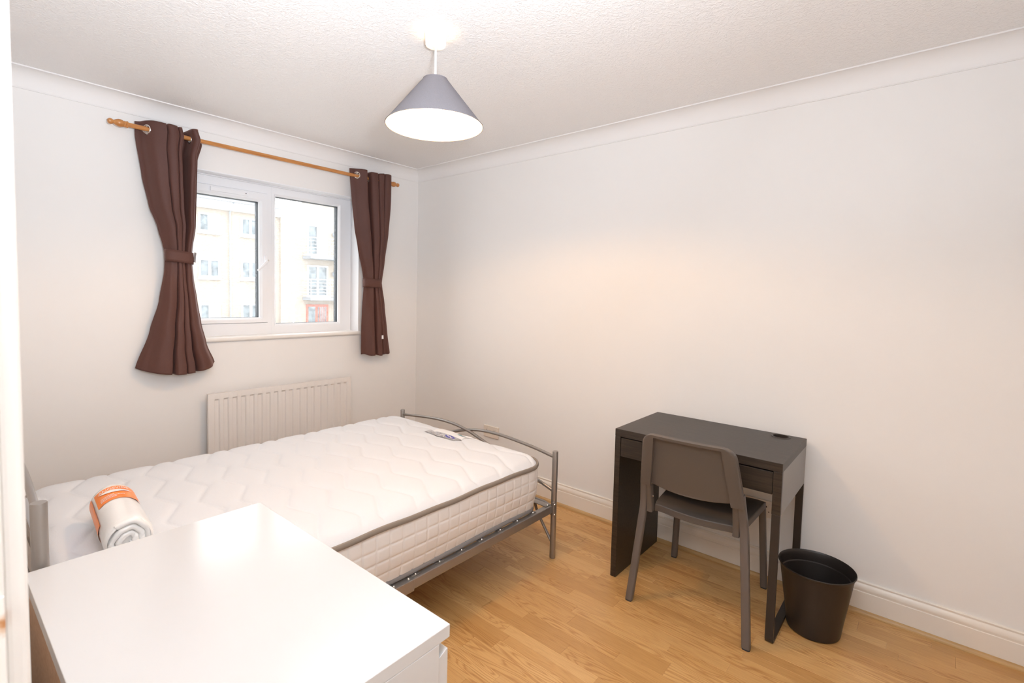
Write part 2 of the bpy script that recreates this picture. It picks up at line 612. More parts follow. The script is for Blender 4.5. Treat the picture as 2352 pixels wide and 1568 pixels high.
def board_mesh(L, BW):
    k = (round(L, 3), BW)
    if k in cache:
        return cache[k]
    bm = bmn()
    hx, hy, c = L / 2 - GAP / 2, BW / 2 - GAP / 2, 0.0003
    lo = [bm.verts.new((sx * hx, sy * hy, -0.004)) for sx, sy in ((-1, -1), (1, -1), (1, 1), (-1, 1))]
    mi = [bm.verts.new((sx * hx, sy * hy, -c)) for sx, sy in ((-1, -1), (1, -1), (1, 1), (-1, 1))]
    hi = [bm.verts.new((sx * (hx - c), sy * (hy - c), 0)) for sx, sy in ((-1, -1), (1, -1), (1, 1), (-1, 1))]
    for A, B in ((lo, mi), (mi, hi)):
        for i in range(4):
            bm.faces.new((A[i], A[(i + 1) % 4], B[(i + 1) % 4], B[i]))
    bm.faces.new(hi)
    me = bpy.data.meshes.new('floorboard')
    bm.to_mesh(me)
    bm.free()
    me.materials.append(M['oak'])
    cache[k] = me
    return me


stuff = bmn()
y = -0.0
LENS = (0.31, 0.42, 0.55, 0.70, 0.85, 0.42, 0.55)
ROWS = (0.046, 0.055, 0.083, 0.053, 0.046, 0.070, 0.055)
nb = 0
ri = 0
while y > YB - 0.12:
    BW = ROWS[ri % 7]
    ri += 1
    x = round(-random.uniform(0.0, 0.5) / 0.05) * 0.05
    yc = y - BW / 2
    while x < XE:
        L = random.choice(LENS)
        a, b_ = max(x, 0.0), min(x + L, XE)
        if x + L > XE - 0.15:
            L = XE - x
            b_ = XE
        if b_ - a > 0.05:
            seen = (b_ > 1.15 and yc > -0.64) or (b_ > 1.7 and yc > -2.15)
            if seen and nb < 300:
                o = link('floorboard', board_mesh(b_ - a, BW), None, floor)
                o.location = ((a + b_) / 2, yc, 0)
                nb += 1
            else:
                me = board_mesh(b_ - a, BW)
                vs = [stuff.verts.new((v.co.x + (a + b_) / 2, v.co.y + yc, v.co.z)) for v in me.vertices]
                for p in me.polygons:
                    stuff.faces.new([vs[i] for i in p.vertices])
        x += L
    y -= BW
part('hidden_floorboards', stuff, 'oak', floor, kind='stuff')


# coving: concave, with a small lip at each end
def cove_profile(c):
    pr = [(0, H), (0, H - c - 0.004), (0.005, H - c - 0.004), (0.005, H - c)]
    for k in range(13):
        a = pi + (pi / 2) * (1 - k / 12.0) - pi / 2 * 1
        a = pi - (pi / 2) * (k / 12.0)
        pr.append((c - (c - 0.007) * 1.0 * cos(k / 12.0 * pi / 2) + 0.0, H - c + (c - 0.006) * sin(k / 12.0 * pi / 2)))
    pr += [(c + 0.001, H - 0.006), (c + 0.008, H - 0.006), (c + 0.008, H)]
    return pr


CV = 0.082
structure('trim_1', prism(bmn(), cove_profile(CV), lambda p, q, a: (p, a, q), YB, 0), 'coving', smooth=True, angle=25)
structure('trim_2', prism(bmn(), cove_profile(CV), lambda p, q, a: (a, -p, q), 0, XE), 'coving', smooth=True, angle=25)
structure('trim_3', prism(bmn(), cove_profile(CV), lambda p, q, a: (a, YB + p, q), 0, XE), 'coving', smooth=True, angle=25)
structure('trim_4', prism(bmn(), cove_profile(CV), lambda p, q, a: (XE - p, a, q), YB, 0), 'coving', smooth=True, angle=25)
# skirting with moulded top, oak beading at its foot
sk = [(0, 0), (0.018, 0), (0.018, 0.096), (0.0155, 0.098), (0.0155, 0.103), (0.0165, 0.106), (0.0165, 0.112), (0.0145, 0.120),
      (0.011, 0.127), (0.0085, 0.131), (0.0085, 0.135), (0.0105, 0.1365), (0.0105, 0.140), (0.008, 0.1426), (0, 0.1426)]
structure('baseboard_right', prism(bmn(), sk, lambda p, q, a: (a, -p, q), 0, XE), 'skirting', smooth=True, angle=30)
structure('baseboard_left', prism(bmn(), sk, lambda p, q, a: (p, a, q), YB, 0), 'skirting', smooth=True, angle=30)
structure('baseboard_back', prism(bmn(), sk, lambda p, q, a: (a, YB + p, q), 0, DX0 - 0.075), 'skirting', smooth=True, angle=30)
bd = [(0.018, 0), (0.0325, 0)] + [(0.018 + 0.0145 * cos(k / 6 * pi / 2), 0.017 * sin(k / 6 * pi / 2)) for k in range(1, 6)] + [(0.018, 0.017)]
structure('trim_5', prism(bmn(), bd, lambda p, q, a: (a, -p, q), 0, XE), 'oak_bead', smooth=True)
structure('trim_6', prism(bmn(), bd, lambda p, q, a: (p, a, q), YB, 0), 'oak_bead', smooth=True)

# door frame beside the camera
door = part('door_1', bmn(), 'gloss')
bpy.data.objects.remove(door)
door = bpy.data.objects.new('door_1', None)
COL.objects.link(door)
door.location = (DX0, YB, 0)
door['kind'] = 'structure'
ROOT['door_1'] = Vector((DX0, YB, 0))
part('door_jamb', box(bmn(), DX0 - 0.03, DX0, YB - 0.125, YB + 0.004, 0, DZ), 'rusty', door, bevel=0.003)
part('door_jamb', box(bmn(), DX1, DX1 + 0.03, YB - 0.125, YB + 0.004, 0, DZ), 'gloss', door, bevel=0.003)
part('door_head', box(bmn(), DX0 - 0.03, DX1 + 0.03, YB - 0.125, YB + 0.004, DZ, DZ + 0.03), 'gloss', door, bevel=0.003)
for s, xx in ((-1, DX0 - 0.006), (1, DX1 + 0.006)):
    x0, x1 = sorted((xx, xx + s * 0.06))
    part('architrave', box(bmn(), x0, x1, YB + 0.003, YB + 0.0185, 0, DZ + 0.066), 'gloss', door, bevel=0.005, segs=3)
part('architrave', box(bmn(), DX0 - 0.006, DX1 + 0.006, YB + 0.003, YB + 0.0185, DZ + 0.006, DZ + 0.066), 'gloss', door, bevel=0.005, segs=3)
for z0 in (0.22, 1.048, 1.75):
    part('hinge', box(bmn(), DX0, DX0 + 0.0022, YB - 0.038, YB + 0.0038, z0, z0 + 0.10), 'rusty', door, bevel=0.0012)

# ------------------------------------------------------------------ window
win = bpy.data.objects.new('window_1', None)
COL.objects.link(win)
win.location = (-0.1, (WY0 + WY1) / 2, 1.09)
win['kind'] = 'structure'
ROOT['window_1'] = Vector(win.location)
# reveal lining (white plastic)
bm = bmn()
box(bm, -0.17, 0.0015, WY1 - 0.006, WY1 + 0.0, 1.088, WZ1)
box(bm, -0.17, 0.0015, WY0, WY0 + 0.006, 1.088, WZ1)
box(bm, -0.17, 0.0015, WY0, WY1, WZ1 - 0.006, WZ1)
box(bm, -0.125, -0.085, WY0 + 0.006, WY1 - 0.006, WZ1 - 0.012, WZ1 - 0.006)
part('reveal_lining', bm, 'upvc', win, bevel=0.001)


def ring(bm, y0, y1, z0, z1, iy0, iy1, iz0, iz1, xf, xb, xi=None):
    """rectangular frame, front face xf, back xb; inner edge of the front face chamfered back to xi"""
    O = [(y0, z0), (y1, z0), (y1, z1), (y0, z1)]
    I = [(iy0, iz0), (iy1, iz0), (iy1, iz1), (iy0, iz1)]
    ch = 0.014
    J = [(iy0 - ch, iz0 - ch), (iy1 + ch, iz0 - ch), (iy1 + ch, iz1 + ch), (iy0 - ch, iz1 + ch)]
    xi = xf if xi is None else xi
    L = [[(xb, *p) for p in O], [(xf, *p) for p in O], [(xf, *p) for p in J], [(xi, *p) for p in I], [(xb, *p) for p in I]]
    V = [[bm.verts.new(p) for p in l] for l in L]
    for a in range(5):
        A, B = V[a], V[(a + 1) % 5]
        for k in range(4):
            bm.faces.new((A[k], A[(k + 1) % 4], B[(k + 1) % 4], B[k]))
    return bm


FY0, FY1, FZ0, FZ1 = -1.799, -0.583, 1.0905, 2.0965
bm = ring(bmn(), -1.2035, FY1, FZ0, FZ1, -1.171, -0.690, 1.158, 2.038, -0.1, -0.17, -0.112)
fr = part('window_frame', bm, 'upvc', win, bevel=0.0015)
bm = ring(bmn(), FY0, -1.2035, FZ0, FZ1, -1.738, -1.233, 1.168, 2.043, -0.1, -0.17)
part('window_frame', bm, 'upvc', win, bevel=0.0015)
bm = ring(bmn(), -1.734, -1.2365, 1.1705, 2.0405, -1.680, -1.286, 1.205, 1.983, -0.088, -0.16, -0.104)
sash = part('opening_sash', bm, 'upvc', win, bevel=0.0018)
# shadow gap between sash and frame
bm = ring(bmn(), -1.7385, -1.2325, 1.1675, 2.0435, -1.7335, -1.237, 1.171, 2.040, -0.125, -0.14)
part('sash_seal', bm, 'dark', sash)
bm = box(bmn(), -0.0882, -0.0800, -1.592, -1.362, 2.004, 2.031)
vent = part('trickle_vent', bm, 'upvc', sash, bevel=0.0035, segs=3)
bm = cyl(bmn(), (-0.0795, -1.379, 2.019), (-0.0786, -1.379, 2.019), 0.0035, n=12)
part('vent_screw', bm, 'dark', sash)
# handle
bm = bmn()
box(bm, -0.088, -0.076, -1.262, -1.240, 1.565, 1.625)
sweep(bm, [(-0.078, -1.2505, 1.587), (-0.060, -1.2505, 1.587)], 0.009, 12)
hd = part('handle', bm, 'upvc', sash, bevel=0.003)
bm = bmn()
sweep(bm, [(-0.062, -1.246, 1.592), (-0.056, -1.258, 1.580), (-0.050, -1.285, 1.552), (-0.046, -1.318, 1.520)], 0.0085, 12, rad=[0.010, 0.0095, 0.008, 0.007])
part('handle', bm, 'upvc', sash, smooth=True)
bm = cyl(bmn(), (-0.0535, -1.246, 1.592), (-0.0515, -1.246, 1.592), 0.005, n=12)
part('handle_screw', bm, 'bolt', sash)
for (y0, y1, z0, z1, par) in ((-1.171, -0.690, 1.158, 2.038, win), (-1.680, -1.286, 1.205, 1.983, sash)):
    e = 0.006
    bm = ring(bmn(), y0 - e, y1 + e, z0 - e, z1 + e, y0 + 0.001, y1 - 0.001, z0 + 0.001, z1 - 0.001, -0.1185, -0.168)
    part('glazing_spacer', bm, 'dark', par)
    bm = box(bmn(), -0.1460, -0.1430, y0 + 0.0005, y1 - 0.0005, z0 + 0.0005, z1 - 0.0005)
    part('pane', bm, 'glass', par)
# window board
bd_ = [(-0.1, 1.064), (0.016, 1.064), (0.0215, 1.068), (0.0235, 1.077), (0.0215, 1.086), (0.016, 1.090), (-0.1, 1.090)]
part('window_sill', prism(bmn(), bd_, lambda p, q, a: (p, a, q), -1.832, -0.548), 'gloss', win, smooth=True, angle=50)

# ------------------------------------------------------------------ street scene outside
gz = -1.75
structure('ground', box(bmn(), -60, -0.3, -40, 60, gz - 0.2, gz), 'ground')
BX = -26.0
bld = thing('apartment_building', (BX, 9.0, gz), 'three-storey pale brick apartment building seen through the window glass', 'building')
part('wall', box(bmn(), BX - 8, BX, -6, 10.95, gz, 5.67), 'brick', bld)
part('wall', box(bmn(), BX - 8, BX + 0.16, 10.95, 20, gz, 6.3), 'brick', bld)
bm = bmn()
g_ = [(10.95, 6.3), (20, 6.3), (15.5, 7.9)]
prism(bm, g_, lambda p, q, a: (a, p, q), BX - 8, BX + 0.16)
part('gable', bm, 'brick', bld)
part('fascia', box(bmn(), BX, BX + 0.28, -6, 10.95, 5.67, 6.12), 'outwhite', bld)
part('gutter', box(bmn(), BX + 0.1, BX + 0.42, -6, 10.9, 6.12, 6.27), 'outgrey', bld)
bm = prism(bmn(), [(BX + 0.3, 6.2), (BX - 8, 6.2), (BX - 4.0, 8.2)], lambda p, q, a: (p, a, q), -6, 10.95)
part('roof', bm, 'slate', bld)
bm = bmn()
cyl(bm, (BX + 0.12, 8.13, gz), (BX + 0.12, 8.13, 5.6), 0.045, n=10)
sweep(bm, [(BX + 0.12, 8.13, 5.6), (BX + 0.16, 8.2, 5.85), (BX + 0.3, 8.28, 6.15)], 0.045, 10)
part('downpipe', bm, 'outgrey', bld)


def far_window(y0, y1, z0, z1, x, blind=None):
    bm = bmn()
    t = 0.09
    box(bm, x - 0.06, x + 0.05, y0, y1, z0, z0 + t)
    box(bm, x - 0.06, x + 0.05, y0, y1, z1 - t, z1)
    box(bm, x - 0.06, x + 0.05, y0, y0 + t, z0 + t, z1 - t)
    box(bm, x - 0.06, x + 0.05, y1 - t, y1, z0 + t, z1 - t)
    ym = (y0 + y1) / 2
    box(bm, x - 0.06, x + 0.05, ym - 0.07, ym + 0.07, z0 + t, z1 - t)
    box(bm, x - 0.02, x + 0.12, y0 - 0.06, y1 + 0.06, z0 - 0.13, z0)
    w = part('window', bm, 'outwhite', bld)
    for i, (a, b) in enumerate(((y0 + t, ym - 0.07), (ym + 0.07, y1 - t))):
        part('pane', box(bmn(), x - 0.03, x - 0.01, a, b, z0 + t, z1 - t), 'outpane', w)
        if blind == i:
            n = 5
            for k in range(n):
                yy = a + (b - a) * (k + 0.1) / n
                part('blind_slat', box(bmn(), x - 0.008, x + 0.012, yy, yy + (b - a) / n * 0.75, z0 + t, z1 - t), 'outwhite', w)


for col, (a, b) in enumerate(((3.0, 4.05), (6.58, 7.62), (8.72, 9.78))):
    for rowi, (z0, z1) in enumerate(((4.42, 5.40), (1.98, 2.98), (-0.45, 0.56))):
        far_window(a, b, z0, z1, BX + 0.03, blind=1 if (col == 1 and rowi in (0, 2)) else None)
XR = BX + 0.19
for (z0, z1, bl) in ((3.55, 5.47, 1), (1.02, 2.97, None)):
    far_window(12.6, 13.98, z0, z1, XR, blind=bl)
    bal = part('balcony', box(bmn(), XR, XR + 1.0, 12.3, 14.9, z0 - 0.22, z0 - 0.04), 'outgrey', bld)
    bm = bmn()
    for k in range(6):
        zz = z0 + 0.05 + k * 0.2
        rr_ = 0.03 if k == 5 else 0.014
        sweep(bm, [(XR, 12.32, zz), (XR + 0.98, 12.32, zz), (XR + 0.98, 14.88, zz), (XR, 14.88, zz)], rr_, 6)
    for yy in (12.32, 13.6, 14.88):
        cyl(bm, (XR + 0.98, yy, z0 - 0.1), (XR + 0.98, yy, z0 + 1.06), 0.025, n=6)
    part('balcony_rail', bm, 'outwhite', bal)
    bm = lathe(bmn(), [(0.0, 0.0), (0.06, 0.0), (0.10, 0.10), (0.10, 0.28), (0.0, 0.30)], (XR + 0.14, 14.35, z0 + 1.3), n=10)
    part('wall_lantern', bm, 'outgrey', bld)
dr = part('entrance_door', box(bmn(), XR - 0.1, XR + 0.04, 12.55, 14.02, gz, 0.52), 'reddoor', bld)
part('pane', box(bmn(), XR + 0.04, XR + 0.05, 12.65, 13.12, -1.2, 0.38), 'outpane', dr)
for k in range(5):
    part('pane', box(bmn(), XR + 0.04, XR + 0.05, 13.28 + k * 0.13, 13.35 + k * 0.13, -1.2, 0.36), 'outpane', dr)
lp = thing('street_lamp', (BX + 2.4, 10.6, gz), 'white lantern street lamp standing before the brick building', 'lamp post')
LX, LY = BX + 2.4, 10.6
part('pole', cyl(bmn(), (LX, LY, gz), (LX, LY, 0.62), 0.04, n=10), 'outwhite', lp)
part('lantern', lathe(bmn(), [(0.0, 0.62), (0.10, 0.62), (0.19, 1.02), (0.0, 1.02)], (LX, LY, 0), n=8), 'outwhite', lp)
part('lantern_cap', lathe(bmn(), [(0.0, 1.02), (0.24, 1.02), (0.07, 1.14), (0.03, 1.24), (0.0, 1.25)], (LX, LY, 0), n=8), 'outgrey', lp)

# ------------------------------------------------------------------ bed frame
PX0, PX1, PYF, PYH = 0.590, 1.878, -0.600, -2.609
bed = thing('bed_frame', (1.23, -1.6, 0), 'grey tubular metal bed frame with arched crossing foot rails under the mattress', 'bed')


def arch(y, base_z, zs, name):
    tabs = [(0.000, 0.545), (0.11, 0.559), (0.22, 0.571), (0.35, 0.581), (0.46, 0.583), (0.545, 0.578), (0.62, 0.567), (0.695, 0.550),
            (0.81, 0.515), (0.92, 0.478), (1.065, 0.434), (1.2, 0.392), (1.288, 0.362)]
    for mir, off in ((0, -0.0085), (1, 0.0085)):
        P = []
        for k in range(49):
            x, z = catmull(tabs, k / 48 * (len(tabs) - 1))
            xx = PX0 + x if not mir else PX1 - x
            blend = min(1.0, min(x, 1.288 - x) / 0.12)
            P.append((xx, y + off * blend, base_z + (z - 0.288) * zs))
        part(name, sweep(bmn(), P, 0.0088, 12), 'steel', bed, smooth=True)


arch(PYF, 0.288, 1.0, 'foot_arch')
arch(PYH, 0.41, 1.62, 'head_arch')
for (x, y, z, nm) in ((PX0, PYF, 0.578, 'foot_post'), (PX1, PYF, 0.578, 'foot_post'), (PX0, PYH, 0.918, 'head_post'), (PX1, PYH, 0.918, 'head_post')):
    pr = [(0.0, 0.0), (0.0140, 0.0), (0.0152, 0.002), (0.0152, z - 0.003), (0.0140, z), (0.0, z)]
    po = part(nm, lathe(bmn(), pr, (x, y, 0), n=24), 'steel', bed, smooth=True, angle=40)
    # bolted bracket plate where the side rail meets the post
    s = 1 if y > -1 else -1
    bm = bmn()
    sx = 1 if x > 1 else -1
    box(bm, x + sx * 0.004, x + sx * 0.0165, y - s * 0.0165 - 0.006, y - s * 0.0165 + 0.006, 0.238, 0.312)
    part('bracket', bm, 'steel', po, bevel=0.003)
    for zz in (0.300, 0.245):
        b_ = lathe(bmn(), [(0.0, 0.0052), (0.003, 0.0048), (0.0048, 0.003), (0.0055, 0.0)], (x + sx * 0.0160, y - s * 0.0165, zz), axis='x', n=10)
        if sx < 0:
            bmesh.ops.transform(b_, matrix=Matrix.Translation((0.0, 0, 0)), verts=b_.verts[:])
        part('bolt', b_, 'bolt', po, smooth=True)
for x in (PX0, PX1):
    sx = 1 if x > 1 else -1
    xa, xb = sorted((x + sx * 0.002, x - sx * 0.030))
    bm = box(bmn(), xa, xb, -1.60, PYF - 0.018, 0.2485, 0.2885)
    rail = part('side_rail', bm, 'steel', bed, bevel=0.003)
    bm = box(bmn(), xa - 0.0025, xb + 0.0025, -1.665, -1.548, 0.2430, 0.2905)
    part('rail_sleeve', bm, 'steel', bed, bevel=0.002)
    bm = box(bmn(), xa, xb, PYH + 0.018, -1.60, 0.2475, 0.2885)
    part('side_rail', bm, 'steel', bed, bevel=0.003)
    # diagonal brace from post to cross bar, in the foot plane and the head plane
    for y in (PYF, PYH):
        bm = bmn()
        sweep(bm, [(x - sx * 0.012, y, 0.088), (x - sx * 0.105, y - (0.0 if y > -1 else 0), 0.215), (x - sx * 0.125, y, 0.262)], 0.0075, 10)
        part('brace', bm, 'steel', bed, smooth=True)
        bm = bmn()
        sweep(bm, [(x - sx * 0.012, y, 0.232), (x - sx * 0.045, y, 0.262)], 0.0075, 10)
        part('brace', bm, 'steel', bed, smooth=True)
for y in (PYF, PYH):
    bm = sweep(bmn(), [(PX0 + 0.01, y, 0.272), (PX0 + 0.06, y, 0.284), (1.234, y, 0.288), (PX1 - 0.06, y, 0.284), (PX1 - 0.01, y, 0.272)], 0.0105, 12)
    part('cross_bar', bm, 'steel', bed, smooth=True)
for i in range(16):
    y = -0.635 - 0.1275 * i
    bm = box(bmn(), PX0 + 0.012, PX1 - 0.012, y - 0.022, y + 0.022, 0.2887, 0.2925)
    sl = part('slat', bm, 'steel', bed, bevel=0.0012)
    for x in (PX1 - 0.0165, PX0 + 0.0165):
        bm = lathe(bmn(), [(0.0, 0.0052), (0.003, 0.0048), (0.0046, 0.003), (0.0054, 0.0)], (x, y, 0.2925), n=10)
        part('bolt', bm, 'bolt', sl, smooth=True)
for y in (-1.565, -1.635):
    bm = lathe(bmn(), [(0.0, 0.0052), (0.003, 0.0048), (0.0046, 0.003), (0.0054, 0.0)], (PX1 - 0.0125, y, 0.2905), n=10)
    part('bolt', bm, 'bolt', bed, smooth=True)

# ------------------------------------------------------------------ mattress
MX0, MX1, MY0, MY1 = 0.592, 1.872, -2.555, -0.672
ZB, ZT = 0.2945, 0.532           # underside, level of the top tape
CR = 0.115
mat_ = thing('mattress', ((MX0 + MX1) / 2, (MY0 + MY1) / 2, ZB), 'white quilted mattress with taupe piping lying on the grey bed frame', 'mattress')


def mplan(u, v, inset=0.0):
    """unit square -> rounded rectangle in plan"""
    x = MX0 + inset + (MX1 - MX0 - 2 * inset) * u
    y = MY0 + inset + (MY1 - MY0 - 2 * inset) * v
    r = CR - inset
    xa, xb, ya, yb = MX0 + CR, MX1 - CR, MY0 + CR, MY1 - CR
    sx = (x - xb) / r if x > xb else ((x - xa) / r if x < xa else 0)
    sy = (y - yb) / r if y > yb else ((y - ya) / r if y < ya else 0)
    if sx and sy:
        cx, cy = (xb if sx > 0 else xa), (yb if sy > 0 else ya)
        x = cx + r * sx * sqrt(max(0, 1 - sy * sy / 2))
        y = cy + r * sy * sqrt(max(0, 1 - sx * sx / 2))
    return x, y


def tri(t):
    t = t - math.floor(t)
    s = 4 * t - 1 if t < 0.5 else 3 - 4 * t
    return s * (1.15 - 0.15 * s * s)


def mtop(u, v):
    x, y = mplan(u, v)
    # distance to the rim
    d = min(x - MX0, MX1 - x, y - MY0, MY1 - y)
    if (x < MX0 + CR or x > MX1 - CR) and (y < MY0 + CR or y > MY1 - CR):
        cx = MX0 + CR if x < MX0 + CR else MX1 - CR
        cy = MY0 + CR if y < MY0 + CR else MY1 - CR
        d = CR - sqrt((x - cx) ** 2 + (y - cy) ** 2)
    d = max(d, 0)
    crown = 0.040 * (1 - exp(-d / 0.035))
    # zigzag quilting channels running across the bed
    best = 1.0
    for k in range(-1, 17):
        yk = -2.485 + 0.124 * k - 0.12 * (x - 0.6) + 0.030 * -tri((x - 0.735 - 0.11 * (k % 2)) / 0.29 + 0.25 + 0.5)
        best = min(best, abs(y - yk))
    q = 0.011 * (1 - exp(-best / 0.012)) * min(1, d / 0.03)
    s = 0.004 * sin(3.1 * x + 2.0 * y) * min(1, d / 0.1)
    return (x, y, ZT + crown + q + s - 0.004)


NU, NV = 190, 280
bm = bmn()
grid(bm, lambda i, j: mtop(i / (NU - 1), j / (NV - 1)), NU, NV)
part('top_panel', bm, 'mattress', mat_, smooth=True, angle=180)
# border
loop = []
N1, N2 = 150, 220
for k in range(N1):
    loop.append(mplan(k / N1, 0))
for k in range(N2):
    loop.append(mplan(1, k / N2))
for k in range(N1):
    loop.append(mplan(1 - k / N1, 1))
for k in range(N2):
    loop.append(mplan(0, 1 - k / N2))
NL = len(loop)
# even arc length
acc = [0.0]
for k in range(NL):
    a, b_ = loop[k], loop[(k + 1) % NL]
    acc.append(acc[-1] + math.dist(a, b_))
TOT = acc[-1]
NS = 2160
pts, k = [], 0
for i in range(NS):
    s = TOT * i / NS
    while acc[k + 1] < s:
        k += 1
    t = (s - acc[k]) / max(1e-9, acc[k + 1] - acc[k])
    a, b_ = loop[k], loop[(k + 1) % NL]
    pts.append((a[0] + (b_[0] - a[0]) * t, a[1] + (b_[1] - a[1]) * t))
nrm = []
for i in range(NS):
    a, b_ = pts[i - 6], pts[(i + 6) % NS]
    tx, ty = b_[0] - a[0], b_[1] - a[1]
    l = math.hypot(tx, ty)
    nrm.append((ty / l, -tx / l))
CELLS = round(TOT / 0.060)
NZ = 61


def side(i, j):
    s = i / NS
    h = j / (NZ - 1)
    z = ZB + 0.012 + (ZT - ZB - 0.014) * h
    w = (1 - exp(-abs(sin(pi * CELLS * s)) / 0.16)) * (1 - exp(-abs(sin(pi * h * 4.25)) / 0.16))
    belly = 0.010 * sin(pi * h)
    o = -0.006 + 0.0046 * w + belly - 0.019 * (1 - h) ** 1.3 + 0.003 * sin(s * 40) * (1 - h)
    x, y = pts[i]
    return (x + nrm[i][0] * o, y + nrm[i][1] * o, z)


bm = bmn()
grid(bm, side, NS, NZ, cu=True)
part('quilted_border', bm, 'border', mat_, smooth=True, angle=180)


def tape(z, r, off, name, mt, wav):
    P = []
    for i in range(0, NS, 6):
        s = i / NS
        o = off
        P.append((pts[i][0] + nrm[i][0] * o, pts[i][1] + nrm[i][1] * o, z + wav * sin(s * 61) + wav * 0.6 * sin(s * 151 + 1)))
    sh = [(cos(2 * pi * k / 10) * 1.0, sin(2 * pi * k / 10) * 0.62) for k in range(10)]
    part(name, sweep(bmn(), P, r, closed=True, shape=sh), mt, mat_, smooth=True)


tape(ZT + 0.001, 0.0115, 0.0005, 'top_piping', 'tape', 0.0022)
tape(ZB + 0.011, 0.0105, -0.019, 'bottom_piping', 'dark_tape', 0.0008)
bm = bmn()
bm.faces.new([bm.verts.new((p[0] - n[0] * 0.028, p[1] - n[1] * 0.028, ZB + 0.004)) for p, n in list(zip(pts, nrm))[::12]])
part('underside', bm, 'border', mat_)


def mz(x, y):
    u = (x - MX0) / (MX1 - MX0)
    v = (y - MY0) / (MY1 - MY0)
    return mtop(u, v)[2]


def patch(x0, x1, y0, y1, lift, rot=0.0, nx=48, ny=28, c=None, ell=False):
    """thin patch lying on the mattress"""
    cx, cy = c or ((x0 + x1) / 2, (y0 + y1) / 2)
    bm = bmn()

    def f(i, j):
        a, b_ = i / (nx - 1), j / (ny - 1)
        px, py = x0 + (x1 - x0) * a, y0 + (y1 - y0) * b_
        if ell:
            U, Vv = 2 * a - 1, 2 * b_ - 1
            px = (x0 + x1) / 2 + (x1 - x0) / 2 * U * sqrt(max(0, 1 - Vv * Vv / 2))
            py = (y0 + y1) / 2 + (y1 - y0) / 2 * Vv * sqrt(max(0, 1 - U * U / 2))
        qx, qy = px - cx, py - cy
        px, py = cx + qx * cos(rot) - qy * sin(rot), cy + qx * sin(rot) + qy * cos(rot)
        return (px, py, mzs(px, py) + lift)
    grid(bm, f, nx, ny)
    return bm


def mzs(x, y):
    d = max(0, min(x - MX0, MX1 - x, y - MY0, MY1 - y))
    return max(ZT + 0.040 * (1 - exp(-d / 0.035)) + 0.003, mz(x, y) + 0.001)


lb = part('sewn_label', patch(1.135, 1.385, -0.868, -0.715, 0.0015), 'label_white', mat_, label='white label with a silver band on the mattress')
part('silver_band', patch(1.135, 1.385, -0.868, -0.808, 0.0025), 'silver_print', lb)
part('blue_emblem', patch(1.270, 1.345, -0.838, -0.812, 0.0035, ell=True), 'blue_print', lb)
part('teal_emblem', patch(1.30, 1.365, -0.765, -0.738, 0.0030, ell=True), 'teal_print', lb)
bm = bmn()


def stroke(bm, P, w=0.0022, lift=0.0045):
    for a, b_ in zip(P, P[1:]):
        d = Vector((b_[0] - a[0], b_[1] - a[1], 0))
        if d.length < 1e-6:
            continue
        n = Vector((-d.y, d.x, 0)).normalized() * w / 2
        vs = []
        for p, s in ((a, 1), (a, -1), (b_, -1), (b_, 1)):
            x, y = p[0] + n.x * s, p[1] + n.y * s
            vs.append(bm.verts.new((x, y, mzs(x, y) + lift)))
        bm.faces.new(vs)


# flowing script-like strokes woven into the silver band, and the light stroke on the blue oval
for x0 in (1.155, 1.185, 1.215, 1.245):
    stroke(bm, [(x0 + 0.010 * cos(t * 0.5) + 0.012 * t * 0.1, -0.838 + 0.016 * sin(t * 0.62)) for t in range(11)])
stroke(bm, [(1.20 + 0.13 * t / 12, -0.845 - 0.008 * sin(t * 0.9)) for t in range(13)], 0.003)
stroke(bm, [(1.15 + 0.21 * t / 12, -0.858 + 0.003 * sin(t * 2.2)) for t in range(13)], 0.002)
stroke(bm, [(1.278 + 0.05 * t / 8, -0.822 - 0.006 * t / 8 + 0.003 * sin(t * 1.7)) for t in range(9)], 0.005)
part('woven_script', bm, 'white_print', lb)

# ------------------------------------------------------------------ rolled mattress protector in plastic
RR = 0.062
A0, A1 = Vector((1.190, -2.354, 0)), Vector((1.578, -2.384, 0))
RZ = 0.580 + RR
roll = thing('rolled_bedding', (1.384, -2.369, 0.578), 'white rolled bedding in clear plastic with an orange printed label on the mattress', 'bedding')
ax = (A1 - A0).normalized()
pe = Vector((-ax.y, ax.x, 0))            # points to +y (right in the picture)


def rollp(s, th, r):
    """s along the axis 0..1, th from straight up towards +y"""
    c = A0 + (A1 - A0) * s
    return Vector((c.x, c.y, RZ)) + pe * (r * sin(th)) + Vector((0, 0, r * cos(th)))


bm = bmn()
prof = [(0.0, 0.25), (0.0, 0.70), (0.012, 0.90), (0.05, 0.985)] + [(0.1 + 0.08 * k, 1.0 + 0.006 * sin(k * 2.1)) for k in range(11)] + [(0.95, 0.99), (0.985, 0.95), (1.0, 0.86)]
grid(bm, lambda i, j: rollp(prof[i][0], 2 * pi * j / 48, RR * prof[i][1] * (1 + 0.012 * sin(3 * 2 * pi * j / 48 + i * 0.3))), len(prof), 48, cv=True)
part('plastic_wrapped_roll', bm, 'wrap', roll, smooth=True, angle=180)
